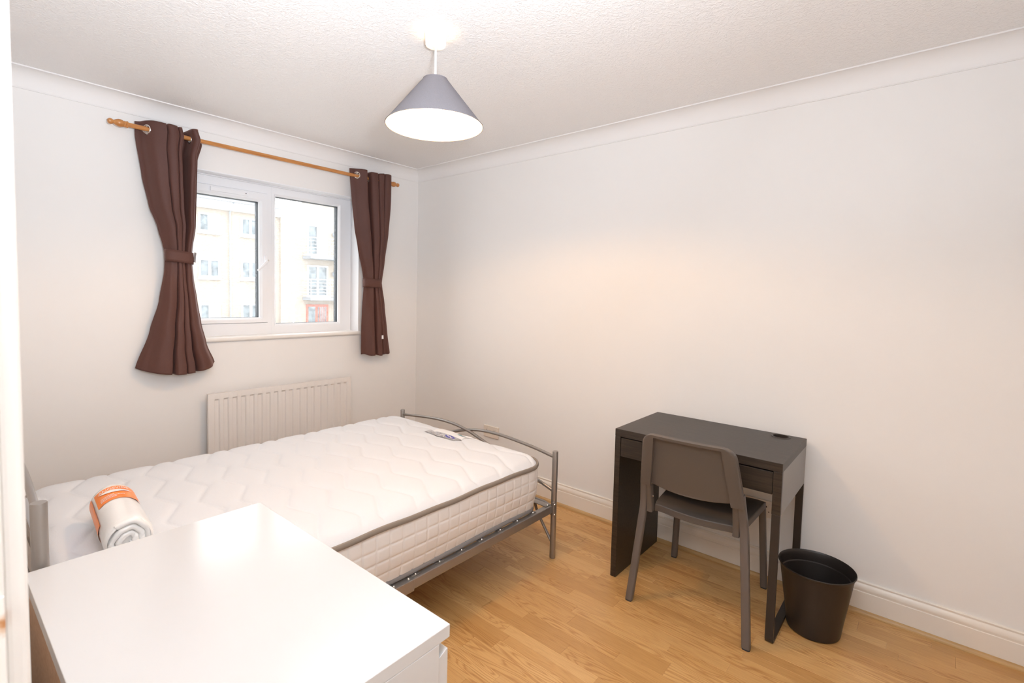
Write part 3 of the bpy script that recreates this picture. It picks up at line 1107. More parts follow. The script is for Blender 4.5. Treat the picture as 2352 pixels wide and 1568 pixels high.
# loosely folded end of the roll
bm = bmn()
nt_ = 170
P0 = []
for k in range(nt_):
    th = k / nt_ * 2 * pi * 2.6 - 0.6
    r = RR * (0.90 - 0.72 * k / nt_) * (1 + 0.05 * sin(3 * th + 1) + 0.03 * sin(7 * th))
    P0.append((th, r))
grid(bm, lambda i, j: rollp((0.955, 0.985, 1.0, 1.0, 0.985, 0.955)[j] + 0.006 * sin(i * 0.21), P0[i][0], P0[i][1] + (0.0085, 0.0085, 0.005, -0.004, -0.0085, -0.0085)[j]), nt_, 6)
part('rolled_end', bm, 'wrap', roll, smooth=True, angle=60)
bm = bmn()
grid(bm, lambda i, j: rollp(0.965, 2 * pi * j / 24, RR * 0.9 * i / 4 + 0.0005), 5, 24, cv=True)
part('roll_core', bm, 'wrap', roll)


def rpatch(s0, s1, t0, t1, lift, ns=14, nt=36):
    bm = bmn()
    grid(bm, lambda i, j: rollp(s0 + (s1 - s0) * i / (ns - 1), t0 + (t1 - t0) * j / (nt - 1), RR * 1.012 + lift), ns, nt)
    return bm


lab = part('orange_label', rpatch(0.125, 0.455, -0.95, 1.15, 0.0012), 'orange', roll, smooth=True, label='orange label with white print')
part('orange_label', rpatch(0.09, 0.72, -2.1, -1.16, 0.0012), 'orange', roll, smooth=True)


def roll_text(body, s_base, th0, th1, hs, lift=0.0030):
    cu = bpy.data.curves.new('print', 'FONT')
    cu.body = body
    cu.size = 1.0
    ob = bpy.data.objects.new('print', cu)
    COL.objects.link(ob)
    dg = bpy.context.evaluated_depsgraph_get()
    me = bpy.data.meshes.new_from_object(ob.evaluated_get(dg))
    bpy.data.objects.remove(ob)
    xs = [v.co.x for v in me.vertices]
    x0, x1 = min(xs), max(xs)
    bm = bmn()
    bm.from_mesh(me)
    for v in bm.verts:
        t = (v.co.x - x0) / (x1 - x0)
        v.co = rollp(s_base - hs * v.co.y, th0 + (th1 - th0) * t, RR * 1.012 + lift)
    bpy.data.meshes.remove(me)
    return bm


part('printed_name', roll_text('\u00c4NGSVIDE', 0.212, -0.72, 0.62, 0.072), 'white_print', lab)
bm = bmn()
grid(bm, lambda i, j: rollp(0.237 + 0.052 * (i / 24) ** 2 + (0.062 * sin(pi * (i / 24) ** 0.8) * (1 - j / 3)) - 0.02 , -0.70 + 1.45 * i / 24, RR * 1.012 + 0.0030), 25, 4)
part('printed_emblem', bm, 'white_print', lab)
bm = bmn()
random.seed(3)
for row_, (t0, t1) in enumerate(((-0.70, -0.10), (-0.72, 0.30), (-0.72, -0.05))):
    t = t0
    while t < t1:
        w = random.uniform(0.02, 0.05)
        s0 = 0.335 + row_ * 0.030
        grid(bm, lambda i, j: rollp(s0 + 0.014 * j, t + w * i / 2, RR * 1.012 + 0.0030), 3, 2)
        t += w + 0.018
part('fine_print', bm, 'white_print', lab, kind='stuff')
random.seed(11)

# ------------------------------------------------------------------ radiator
RY0, RY1, RZ0, RZ1, RXF = -1.676, -0.698, 0.22, 0.756, 0.092
rad = thing('radiator', (0.05, (RY0 + RY1) / 2, RZ0), 'cream ribbed panel radiator on the wall below the window', 'radiator')
cols = [RY0, RY0 + 0.004]
grooves = 18
pitch = (RY1 - RY0 - 0.046) / grooves
ys = [(RY0, 0), (RY0 + 0.012, 0)]
for k in range(grooves):
    c = RY0 + 0.023 + pitch * (k + 0.5) + 0.002
    ys += [(c - 0.0160, 0), (c - 0.0135, 0.35), (c - 0.0105, 1), (c + 0.0105, 1), (c + 0.0135, 0.35), (c + 0.0160, 0)]
ys += [(RY1 - 0.012, 0), (RY1, 0)]
zs = [(RZ1, 0), (RZ1 - 0.034, 0), (RZ1 - 0.037, 0.4), (RZ1 - 0.044, 1), (RZ0 + 0.044, 1), (RZ0 + 0.037, 0.4), (RZ0 + 0.034, 0), (RZ0, 0)]
bm = bmn()
V = grid(bm, lambda i, j: (RXF - 0.0095 * ys[i][1] * zs[j][1], ys[i][0], zs[j][0]), len(ys), len(zs))
# rolled rim back to the wall side
for a, b_ in (((0, 0), (len(ys) - 1, 0)), ((0, len(zs) - 1), (len(ys) - 1, len(zs) - 1))):
    j = a[1]
    low = [bm.verts.new((RXF - 0.020, v_[0], zs[j][0])) for v_ in ys]
    for i in range(len(ys) - 1):
        bm.faces.new((V[i][j], V[i + 1][j], low[i + 1], low[i]))
for i in (0, len(ys) - 1):
    low = [bm.verts.new((RXF - 0.020, ys[i][0], z_[0])) for z_ in zs]
    for j in range(len(zs) - 1):
        bm.faces.new((V[i][j], V[i][j + 1], low[j + 1], low[j]))
bmesh.ops.remove_doubles(bm, verts=bm.verts[:], dist=1e-5)
part('front_panel', bm, 'radiator', rad, smooth=True, angle=30)
bm = box(bmn(), RXF - 0.032, RXF - 0.012, RY0 + 0.004, RY1 - 0.004, RZ0 + 0.01, RZ1 - 0.006)
part('back_panel', bm, 'radiator', rad, bevel=0.003)
for y in (RY0 + 0.15, RY1 - 0.15):
    part('wall_bracket', box(bmn(), 0.001, RXF - 0.033, y - 0.015, y + 0.015, RZ0 + 0.08, RZ1 - 0.08), 'radiator', rad)
for y in (RY0 - 0.03, RY1 + 0.03):
    bm = bmn()
    cyl(bm, (0.06, y, 0.0), (0.06, y, RZ0 + 0.04), 0.0075, n=12)
    cyl(bm, (0.06, y, RZ0 + 0.03), (0.06, y + (0.035 if y < -1 else -0.035), RZ0 + 0.03), 0.009, n=12)
    pp = part('pipe', bm, 'radiator', rad, smooth=True)
    part('valve', lathe(bmn(), [(0, 0), (0.014, 0), (0.016, 0.02), (0.014, 0.045), (0, 0.048)], (0.06, y, RZ0 + 0.03), n=16), 'upvc', pp, smooth=True)

# ------------------------------------------------------------------ curtain pole
PZ, PX = 2.248, 0.086
pole = thing('curtain_pole', (PX, -1.19, PZ), 'varnished pine curtain pole with turned finials above the window', 'curtain pole')
part('rod', cyl(bmn(), (PX, -2.06, PZ), (PX, -0.345, PZ), 0.0122, n=20), 'pole', pole, smooth=True)
fp = [(0.0125, 0.0), (0.0175, 0.001), (0.0175, 0.006), (0.0145, 0.009), (0.0165, 0.012), (0.0165, 0.015), (0.0145, 0.018), (0.0175, 0.024), (0.0200, 0.032),
      (0.0195, 0.042), (0.0155, 0.052), (0.0105, 0.060), (0.0100, 0.063), (0.0135, 0.068), (0.0150, 0.075), (0.0135, 0.082), (0.008, 0.087), (0.0, 0.0885)]
part('finial', lathe(bmn(), [(0, 0)] + [(r, -h) for r, h in fp], (PX, -2.045, PZ), axis='y', n=24), 'pole', pole, smooth=True)
part('finial', lathe(bmn(), [(0, 0)] + fp, (PX, -0.357, PZ), axis='y', n=24), 'pole', pole, smooth=True)
for y in (-1.845, -0.445):
    bm = bmn()
    lathe(bm, [(0, 0.0), (0.024, 0.0), (0.024, 0.008), (0.018, 0.014), (0.009, 0.018), (0.009, 0.060), (0.012, 0.072), (0, 0.073)], (0.0, y, PZ), axis='x', n=20)
    part('bracket', bm, 'pole', pole, smooth=True)


# ------------------------------------------------------------------ curtains
def curtain(name, label, P, ztop, zbot, eL, eR, amp, eyes, hem, twist=None, drop=None):
    """P: cross-section control points (s 0..1 across, x offset from the pole plane)"""
    root = thing(name, (PX, (eL[0][1] + eR[0][1]) / 2, zbot), label, 'curtain')
    NUc, NVc = 260, 150
    dens = [catmull(P, (len(P) - 1) * k / (NUc - 1)) for k in range(NUc)]
    if len(P[0]) == 2:
        dens = [(a, a, b, b) for a, b in dens]

    def f(i, j):
        h = j / (NVc - 1)
        st, sb, dt, db = dens[i]
        zb = zbot + hem(sb)
        zt = ztop + 0.005 * sin(st * 9.0)
        z = zt + (zb - zt) * h
        w = min(1, max(0, (2.12 - z) / 0.75))
        w = w * w * (3 - 2 * w)
        s, d = st + (sb - st) * w, dt + (db - dt) * w
        yl, yr = lerp_tab(eL, z), lerp_tab(eR, z)
        a = lerp_tab(amp, z)
        if twist:
            s = twist(s, z)
        y = yl + (yr - yl) * s
        x = PX + d * a + 0.004 * sin(9 * z + 14 * s)
        return (max(x, 0.012), y, z)
    holes = []
    for e in eyes:
        best = min(range(NUc), key=lambda i: abs(dens[i][0] - e))
        jh = min(range(NVc), key=lambda j: abs(f(best, j)[2] - PZ))
        holes.append((Vector(f(best, jh)), (Vector(f(min(best + 2, NUc - 1), jh)) - Vector(f(max(best - 2, 0), jh))).normalized()))

    def skip(i, j):
        if j > 20:
            return False
        p = Vector(f(i, j))
        return any((p - c).length < 0.0195 for c, _ in holes)
    bm = bmn()
    grid(bm, f, NUc, NVc, skip=skip)
    part('cloth', bm, 'curtain', root, smooth=True, angle=180, solid=0.0016)
    for c, t in holes:
        n = t.cross(Vector((0, 0, 1))).normalized()
        e2 = Vector((0, 0, 1))
        bm = bmn()
        ringp = [c + t * 0.0215 * cos(2 * pi * k / 28) + e2 * 0.0215 * sin(2 * pi * k / 28) for k in range(28)]
        sh = [(cos(2 * pi * k / 8) * 1.0, sin(2 * pi * k / 8) * 1.0) for k in range(8)]
        sweep(bm, ringp, 0.0036, closed=True, shape=sh)
        part('eyelet', bm, 'chrome', root, smooth=True)
    return root, f


# left curtain
PL = [(0, 0, -0.050, -0.045), (0.07, 0.05, -0.040, -0.020), (0.13, 0.12, 0.000, 0.000), (0.22, 0.22, 0.036, 0.030), (0.36, 0.36, 0.052, 0.036), (0.385, 0.398, 0.046, 0.022),
      (0.392, 0.405, 0.004, -0.050), (0.402, 0.425, 0.050, -0.048), (0.415, 0.430, 0.064, 0.040), (0.47, 0.48, 0.070, 0.056), (0.545, 0.55, 0.062, 0.052), (0.557, 0.565, 0.016, 0.016),
      (0.567, 0.577, 0.056, 0.048), (0.605, 0.64, 0.062, 0.054), (0.625, 0.662, 0.050, 0.046), (0.637, 0.672, -0.030, -0.030), (0.68, 0.684, -0.056, -0.034), (0.75, 0.700, -0.050, 0.020),
      (0.77, 0.735, 0.008, 0.042), (0.79, 0.79, 0.052, 0.046), (0.86, 0.88, 0.058, 0.030), (0.89, 0.93, 0.030, 0.000), (0.90, 0.95, -0.020, -0.020), (0.94, 0.975, -0.045, -0.035), (1, 1, -0.055, -0.045)]
eLL = [(2.29, -2.006), (2.217, -2.006), (2.005, -1.978), (1.845, -1.950), (1.731, -1.913), (1.613, -1.888), (1.565, -1.883), (1.492, -1.886), (1.32, -1.910),
       (1.15, -1.955), (0.937, -2.027), (0.85, -2.05)]
eLR = [(2.29, -1.690), (2.239, -1.674), (2.144, -1.700), (1.956, -1.708), (1.754, -1.718), (1.613, -1.742), (1.575, -1.749), (1.448, -1.738), (1.321, -1.718),
       (1.192, -1.696), (1.06, -1.664), (0.94, -1.618), (0.85, -1.60)]
ampL = [(2.29, 1.0), (2.1, 0.95), (1.75, 0.62), (1.60, 0.40), (1.52, 0.40), (1.3, 0.62), (0.92, 1.05)]
curL, fL = curtain('curtain', 'brown eyelet curtain left of the window, flared below its tieback', PL, 2.288, 0.945, eLL, eLR, ampL, (0.13, 0.767, 0.895),
                   lambda s: -0.046 * sin(pi * min(1, max(0, s))) ** 0.8)
# right curtain
PR = [(0.00, -0.010), (0.06, 0.000), (0.14, 0.012), (0.26, 0.045), (0.33, 0.052), (0.355, 0.020), (0.365, -0.030), (0.40, -0.040), (0.435, -0.010), (0.45, 0.040),
      (0.52, 0.056), (0.60, 0.056), (0.625, 0.020), (0.635, -0.010), (0.65, 0.045), (0.72, 0.060), (0.765, 0.055), (0.78, 0.010), (0.785, -0.020), (0.80, 0.040),
      (0.88, 0.056), (0.97, 0.045), (1.0, 0.010)]
eRL = [(2.30, -0.715), (2.276, -0.713), (2.097, -0.693), (1.877, -0.666), (1.719, -0.640), (1.526, -0.598), (1.467, -0.586), (1.295, -0.595), (1.096, -0.604), (0.90, -0.607)]
eRR = [(2.30, -0.368), (2.048, -0.370), (1.843, -0.380), (1.636, -0.410), (1.465, -0.437), (1.295, -0.408), (1.087, -0.380), (0.90, -0.356)]
ampR = [(2.29, 1.0), (2.1, 0.95), (1.75, 0.62), (1.50, 0.36), (1.42, 0.36), (1.2, 0.50), (0.90, 0.62)]


def twR(s, z):
    if z > 1.46:
        t = min(1, (2.05 - z) / 0.6) if z < 2.05 else 0
        return s + 0.16 * t * sin(pi * s)
    return s + 0.16 * sin(pi * s) * (0.6 + 0.4 * (z - 0.9) / 0.56) + 0.0


curR, fR = curtain('curtain', 'brown eyelet curtain right of the window with a white care tag', PR, 2.294, 0.918, eRL, eRR, ampR, (0.14, 0.435, 0.625),
                   lambda s: -0.016 * sin(pi * min(1, max(0, s))) + 0.004 * sin(s * 20), twist=twR)


def band(root, yl, yr, zc, xf, tilt, clip_y, hh=0.033):
    bm = bmn()
    n = 48
    cy, hw, hx = (yl + yr) / 2, (yr - yl) / 2 + 0.004, xf
    lo = []

    def f(i, j):
        a = 2 * pi * i / n
        ca, sa = cos(a), sin(a)
        y = cy + hw * math.copysign(abs(ca) ** 0.7, ca)
        x = PX + hx * math.copysign(abs(sa) ** 0.8, sa)
        bul = 0.0012 * sin(pi * j / 4)
        return (x + bul * sa, y + bul * ca, zc + (j / 4 - 0.5) * 2 * hh + tilt * (y - cy))
    grid(bm, f, n, 5, cu=True)
    b_ = part('tieback', bm, 'curtain', root, smooth=True, angle=180, solid=0.002)
    bm = bmn()
    sweep(bm, [(PX + hx * 0.55, clip_y, zc - hh * 0.8), (PX + hx * 0.55, clip_y + 0.004, zc + hh * 0.9), (PX + hx * 0.15, clip_y + 0.014, zc + hh * 0.9),
               (PX + hx * 0.15, clip_y + 0.010, zc - hh * 0.8)], 0.0028, 6, closed=True)
    part('tieback_clip', bm, 'smoke_clip', b_)


band(curL, -1.882, -1.749, 1.570, 0.036, -0.10, -1.746)
band(curR, -0.585, -0.440, 1.462, 0.034, -0.03, -0.462)
bm = box(bmn(), PX + 0.034, PX + 0.0352, -0.445, -0.421, 1.030, 1.058)
ct = part('care_tag', bm, 'label_white', curR, label='small white care tag')


# ------------------------------------------------------------------ sockets
def socket(loc_x, z, label):
    t = thing('wall_socket', (loc_x, 0, z), label, 'socket')
    w, h = 0.146, 0.086
    part('faceplate', box(bmn(), loc_x - w / 2, loc_x + w / 2, -0.012, -0.0, z - h / 2, z + h / 2), 'socket', t, bevel=0.003, segs=3)
    for s in (-0.018, 0.047):
        part('switch', box(bmn(), loc_x + s - 0.006, loc_x + s + 0.006, -0.0155, -0.011, z + 0.005, z + 0.028), 'socket', t, bevel=0.0015)
    for s in (-1, 1):
        cx = loc_x + s * 0.036 - 0.004
        part('pin_hole', box(bmn(), cx - 0.002, cx + 0.002, -0.0124, -0.0118, z + 0.008, z + 0.017), 'dark', t)
        for q in (-1, 1):
            part('pin_hole', box(bmn(), cx + q * 0.011 - 0.0032, cx + q * 0.011 + 0.0032, -0.0124, -0.0118, z - 0.014, z - 0.010), 'dark', t)
    for s in (-1, 1):
        bm = lathe(bmn(), [(0.0, -0.0005), (0.003, -0.0003), (0.0035, 0.001)], (loc_x + s * 0.060, -0.0120, z - 0.004), axis='y', n=10)
        part('screw', bm, 'bolt', t)
    return t


socket(0.897, 0.366, 'cream double wall socket low beside the corner, beyond the bed foot')
socket(2.726, 0.352, 'cream double wall socket half hidden behind the desk and chair')

# ------------------------------------------------------------------ desk
D0, D1, DYB, DYF = 2.186, 2.916, -0.036, -0.537
desk = thing('desk', ((D0 + D1) / 2, (DYB + DYF) / 2, 0), 'small black-brown wooden desk with a drawer against the right wall', 'desk')
# top with a round cable hole
HC = Vector((2.818, -0.090))
HR = 0.034
bm = bmn()
ztop, zbt = 0.750, 0.7145
sq = 0.048
n = 32
circ_t = [bm.verts.new((HC.x + HR * cos(2 * pi * k / n), HC.y + HR * sin(2 * pi * k / n), ztop)) for k in range(n)]
circ_b = [bm.verts.new((HC.x + HR * cos(2 * pi * k / n), HC.y + HR * sin(2 * pi * k / n), zbt)) for k in range(n)]


def sqp(k, z):
    a = 2 * pi * k / n
    c, s = cos(a), sin(a)
    mmm = max(abs(c), abs(s))
    return (HC.x + sq * c / mmm, HC.y + sq * s / mmm, z)


sq_t = [bm.verts.new(sqp(k, ztop)) for k in range(n)]
sq_b = [bm.verts.new(sqp(k, zbt)) for k in range(n)]
for k in range(n):
    k2 = (k + 1) % n
    bm.faces.new((circ_t[k], circ_t[k2], sq_t[k2], sq_t[k]))
    bm.faces.new((circ_b[k2], circ_b[k], sq_b[k], sq_b[k2]))
    bm.faces.new((circ_t[k2], circ_t[k], circ_b[k], circ_b[k2]))
# outer boundary, stitched to the square in four n-gons per side
q8 = n // 8
cor = {q8: (D1, DYB), 3 * q8: (D0, DYB), 5 * q8: (D0, DYF), 7 * q8: (D1, DYF)}
for z, S in ((ztop, sq_t), (zbt, sq_b)):
    cv = {k: bm.verts.new((p[0], p[1], z)) for k, p in cor.items()}
    ks = sorted(cor)
    for a, b_ in zip(ks, ks[1:] + [ks[0] + n]):
        vs = [S[k % n] for k in range(a, b_ + 1)]
        bm.faces.new(vs + [cv[b_ % n], cv[a]])
    if z == ztop:
        ct_ = [cv[k] for k in ks]
    else:
        cb_ = [cv[k] for k in ks]
for i in range(4):
    bm.faces.new((ct_[i], ct_[(i + 1) % 4], cb_[(i + 1) % 4], cb_[i]))
part('desktop', bm, 'blackwood', desk, bevel=0.0012)
bm = lathe(bmn(), [(HR - 0.001, 0.7502), (HR - 0.001, 0.7525), (HR + 0.003, 0.7530), (HR + 0.007, 0.7518), (HR + 0.008, 0.7502)], (HC.x, HC.y, 0), n=32)
gr = part('cable_grommet', bm, 'blackmetal', desk, smooth=True)
bm = lathe(bmn(), [(HR - 0.001, 0.7505), (HR - 0.002, 0.715), (HR - 0.004, 0.690), (0.0, 0.690)], (HC.x, HC.y, 0), n=32)
part('cable_cup', bm, 'blackmetal', gr, smooth=True)
part('left_panel', box(bmn(), D0, D0 + 0.0285, DYF + 0.001, DYB, 0.0, 0.7140), 'blackwood', desk, bevel=0.0012)
# right hand side: front stile, grey drawer-box side, steel loop leg
part('front_stile', box(bmn(), D1 - 0.032, D1, DYF + 0.001, DYF + 0.019, 0.5375, 0.7140), 'blackwood', desk, bevel=0.001)
part('side_panel', box(bmn(), D1 - 0.017, D1 - 0.0005, DYF + 0.0195, DYB, 0.5345, 0.7140), 'greypanel', desk, bevel=0.001, label='grey side panel')
bm = bmn()
w2 = 0.0155
th = 0.0065
yf, yb = DYF + 0.001 + th, DYB - th
P = [(D1 - w2, yf, 0.537), (D1 - w2, yf, 0.022), (D1 - w2, yf + 0.004, 0.011), (D1 - w2, yf + 0.014, th), (D1 - w2, yb - 0.014, th), (D1 - w2, yb - 0.004, 0.011),
     (D1 - w2, yb, 0.022), (D1 - w2, yb, 0.534)]
V = []
for i, p in enumerate(P):
    a, b_ = P[max(i - 1, 0)], P[min(i + 1, len(P) - 1)]
    ty, tz = b_[1] - a[1], b_[2] - a[2]
    l = math.hypot(ty, tz)
    ny, nz = -tz / l, ty / l
    V.append([bm.verts.new((p[0] + sx * w2, p[1] + ny * sn * th, p[2] + nz * sn * th)) for sx, sn in ((-1, -1), (1, -1), (1, 1), (-1, 1))])
for A, B in zip(V, V[1:]):
    for k in range(4):
        bm.faces.new((A[k], A[(k + 1) % 4], B[(k + 1) % 4], B[k]))
bm.faces.new(V[0][::-1])
bm.faces.new(V[-1])
part('loop_leg', bm, 'blackmetal', desk, bevel=0.001)
part('front_rail', box(bmn(), D0 + 0.0290, D1 - 0.0325, DYF + 0.030, DYF + 0.046, 0.7000, 0.7140), 'blackwood', desk)
part('back_rail', box(bmn(), D0 + 0.0290, D1 - 0.0180, DYB - 0.018, DYB - 0.002, 0.56, 0.7140), 'blackwood', desk)
dw = part('drawer_front', box(bmn(), D0 + 0.0305, D1 - 0.0340, DYF + 0.003, DYF + 0.019, 0.6165, 0.7085), 'blackwood', desk, bevel=0.001)
bm = bmn()
xa, xb, ya, yb2 = D0 + 0.05, D1 - 0.05, DYF + 0.0195, -0.16
box(bm, xa, xb, ya, yb2, 0.622, 0.630)
box(bm, xa, xa + 0.012, ya, yb2, 0.630, 0.69)
box(bm, xb - 0.012, xb, ya, yb2, 0.630, 0.69)
box(bm, xa, xb, yb2 - 0.012, yb2, 0.630, 0.69)
part('drawer_box', bm, 'blackwood', dw)

# ------------------------------------------------------------------ waste bin
BC = (3.018, -0.300)
bin_ = thing('waste_bin', (BC[0], BC[1], 0), 'black plastic waste bin on the floor beside the desk leg', 'bin')
po = [(0.0, 0.004), (0.078, 0.004), (0.080, 0.0), (0.090, 0.0), (0.096, 0.004), (0.099, 0.012), (0.1045, 0.060), (0.1335, 0.262), (0.1360, 0.268), (0.1395, 0.274), (0.1410, 0.277), (0.1405, 0.280),
      (0.1385, 0.281), (0.1365, 0.278), (0.1340, 0.272), (0.1310, 0.258), (0.1285, 0.236), (0.1245, 0.233), (0.1235, 0.229), (0.1010, 0.06), (0.0940, 0.010), (0.086, 0.008), (0.084, 0.010), (0.0, 0.010)]
part('bucket', lathe(bmn(), po, (BC[0], BC[1], 0), n=64), 'bin', bin_, smooth=True, angle=28)

# ------------------------------------------------------------------ chair (local frame: faces +y)
chair = thing('chair', (2.582, -0.383, 0), 'grey-brown plastic chair with four legs pushed in at the black desk', 'chair', rotz=radians(2.8), local=True)


def lerp(a, b, t):
    return a + (b - a) * t


def legbm(P, w=0.0165, d=0.0145):
    """rounded-rectangular tube through points"""
    bm = bmn()
    sh = []
    for k in range(16):
        a = 2 * pi * k / 16
        c, s = cos(a), sin(a)
        sh.append((math.copysign(abs(c) ** 0.45, c) * d, math.copysign(abs(s) ** 0.45, s) * w))
    V = []
    for p in P:
        V.append([bm.verts.new((p[0] + s[1], p[1] + s[0], p[2])) for s in sh])
    for A, B in zip(V, V[1:]):
        for k in range(16):
            bm.faces.new((A[k], A[(k + 1) % 16], B[(k + 1) % 16], B[k]))
    bm.faces.new(V[0][::-1])
    bm.faces.new(V[-1])
    return bm


def back_y(z):
    return -0.219 - 0.25 * max(0, z - 0.46) - 0.05 * max(0, z - 0.46) ** 2


for s in (-1, 1):
    P = []
    for k in range(26):
        z = 0.006 + (0.62 - 0.006) * k / 25
        x = s * (0.247 - 0.050 * min(1, z / 0.62))
        y = -0.262 + 0.040 * (z / 0.44) ** 0.8 if z < 0.44 else back_y(z)
        if z < 0.44:
            y = lerp(-0.262, back_y(0.46), (z / 0.44) ** 0.9)
        P.append((x, y, z))
    lg = part('leg', legbm(P), 'chairleg', chair, smooth=True, angle=50)
    part('foot_cap', legbm([(s * 0.247, -0.262, 0.0), (s * 0.2468, -0.262, 0.007)], 0.0150, 0.0132), 'dark', lg)
    P = []
    for k in range(12):
        z = 0.006 + (0.430 - 0.006) * k / 11
        P.append((s * (0.217 - 0.022 * z / 0.43), 0.262 - 0.030 * z / 0.43, z))
    lg = part('leg', legbm(P, 0.0150, 0.0135), 'chairleg', chair, smooth=True, angle=50)
    part('foot_cap', legbm([(s * 0.217, 0.262, 0.0), (s * 0.217, 0.262, 0.007)], 0.0138, 0.0122), 'dark', lg)
    # bracket that hangs from the back and carries the seat
    P = []
    for k in range(14):
        z = 0.428 + (0.60 - 0.428) * k / 13
        P.append((s * 0.1810, back_y(max(z, 0.44)) + 0.002, z))
    bm = legbm(P, 0.0135, 0.0175)
    part('seat_bracket', bm, 'chair', chair, smooth=True, angle=50)
# seat: dished shell with rolled edges
NUs, NVs = 41, 41


def seat_pt(i, j, low=0.0):
    u, v = 2 * i / (NUs - 1) - 1, j / (NVs - 1)
    hw = lerp(0.188, 0.213, min(1, v * 1.15))
    y = lerp(-0.158, 0.240, v)
    y += 0.018 * (1 - u * u) * (-1) * (1 - v)
    c = 1 - 0.05 * (abs(u) ** 6)
    x = hw * u * (1 - 0.03 * (2 * v - 1) ** 8)
    z = 0.452 - 0.014 * (1 - u * u) * (1 - (2 * v - 1) ** 2 * 0.4)
    e = max(abs(u), 0)
    z -= 0.010 * e ** 10
    z -= 0.018 * max(0, v - 0.82) ** 2 / 0.0324 * 0.7
    z -= 0.006 * max(0, 0.1 - v) / 0.1
    return (x, y, z - low)


bm = bmn()
T = grid(bm, lambda i, j: seat_pt(i, j), NUs, NVs)
B = grid(bm, lambda i, j: seat_pt(i, j, 0.033 if i in (0, NUs - 1) or j in (0, NVs - 1) else 0.022), NUs, NVs)
for i in range(NUs - 1):
    for j in (0, NVs - 1):
        bm.faces.new((T[i][j], T[i + 1][j], B[i + 1][j], B[i][j]))
for j in range(NVs - 1):
    for i in (0, NUs - 1):
        bm.faces.new((T[i][j], T[i][j + 1], B[i][j + 1], B[i][j]))
part('seat', bm, 'chair', chair, smooth=True, angle=60, bevel=0.004, segs=3)


# backrest: curved panel between two thicker side wings, with a flange along the top


def back_lin(z):
    return 0.2165 - (z - 0.56) * 0.128


def curve_y(x):
    return 0.020 * (1 - (x / 0.21) ** 2)


ZTOP = 0.812
CRN = 0.042
ZL = [0.0, 0.02, 0.06] + [0.06 + 0.86 * k / 16 for k in range(1, 17)] + [0.935, 0.95, 0.953, 0.966, 0.978, 0.988, 0.995, 1.0]
XL = [('w', 1.0), ('w', 0.93), ('w', 0.8), ('w', 0.6), ('w', 0.35), ('w', 0.1), ('w', 0.0)] + [('p', 1 - k / 20) for k in range(0, 41)] + [('v', 0.0), ('v', 0.1), ('v', 0.35), ('v', 0.6), ('v', 0.8), ('v', 0.93), ('v', 1.0)]


def bk(i, j, front):
    kind_, t = XL[i]
    zz = ZL[j]
    zt = 0.558 + (ZTOP - 0.558) * zz
    hl = back_lin(zt)
    hw = hl
    if zt > ZTOP - CRN:
        q = (zt - (ZTOP - CRN)) / CRN
        hw -= CRN * (1 - sqrt(max(0, 1 - q * q)))
    inn = hl - 0.050
    if kind_ == 'p':
        x = (inn - 0.0012) * t
        low = 0.558 + 0.017 * t * t
        wing = 0.0
    else:
        x = (inn + max(hw - inn, 0.004) * t) * (1 if kind_ == 'v' else -1)
        x = -x
        low = 0.561
        wing = 1.0
    z = low + (ZTOP - low) * zz
    top = 1.0 if zz > 0.951 else 0.0
    y = back_y(z) - curve_y(x)
    off = max(wing, top)
    edge = 0.004 * (t ** 12 if kind_ != 'p' else 0)
    if front:
        return (x, y + 0.010 - edge, z)
    return (x, y - 0.004 - 0.017 * off + edge, z)


NB, NZb = len(XL), len(ZL)
bm = bmn()
F_ = grid(bm, lambda i, j: bk(i, j, True), NB, NZb)
K_ = grid(bm, lambda i, j: bk(i, j, False), NB, NZb)
for i in range(NB - 1):
    for j in (0, NZb - 1):
        bm.faces.new((F_[i][j], F_[i + 1][j], K_[i + 1][j], K_[i][j]))
for j in range(NZb - 1):
    for i in (0, NB - 1):
        bm.faces.new((F_[i][j], F_[i][j + 1], K_[i][j + 1], K_[i][j]))
part('backrest', bm, 'chair', chair, smooth=True, angle=45)
bm = bmn()
P = []
for k in range(41):
    u = -1 + 2 * k / 40
    x = 0.163 * u
    P.append((x, back_y(0.56) - curve_y(x) + 0.000, 0.5575 + 0.0170 * u * u))
sweep(bm, P, 0.0045, 10)
part('lower_rim', bm, 'chair', chair, smooth=True)
for (x, y, z) in ((-0.1625, back_y(0.572) - 0.018, 0.575), (-0.1625, back_y(0.52) - 0.008, 0.508)):
    bm = lathe(bmn(), [(0, -0.002), (0.0022, -0.0016), (0.003, 0.0)], (x, y, z), axis='y', n=10)
    part('screw', bm, 'bolt', chair)

# ------------------------------------------------------------------ chest of drawers (local frame: front +y)
CW, CD = 0.782, 0.496
ct0 = Vector((1.900, -2.1415, 0))
rz = radians(1.05)
cc = Vector((1.900, -2.1415, 0)) + Matrix.Rotation(rz, 3, 'Z') @ Vector((CW / 2, -CD / 2, 0))
chest = thing('chest_of_drawers', cc, 'white chest of drawers with an overhanging top in the near left foreground', 'chest', rotz=rz, local=True)
hx, hy = CW / 2, CD / 2
part('top', box(bmn(), -hx, hx, -hy, hy, 0.7565, 0.7815), 'whitefoil', chest, bevel=0.0012)
for s in (-1, 1):
    x0, x1 = sorted((s * hx, s * (hx - 0.019)))
    part('side_panel', box(bmn(), x0, x1, -hy, hy - 0.0265, 0.0, 0.7560), 'whitefoil', chest, bevel=0.001)
part('back_panel', box(bmn(), -hx + 0.0195, hx - 0.0195, -hy + 0.004, -hy + 0.008, 0.02, 0.7560), 'hardboard', chest, label='brown hardboard back')
part('plinth', box(bmn(), -hx + 0.0195, hx - 0.0195, hy - 0.09, hy - 0.072, 0.0, 0.06), 'whitefoil', chest)
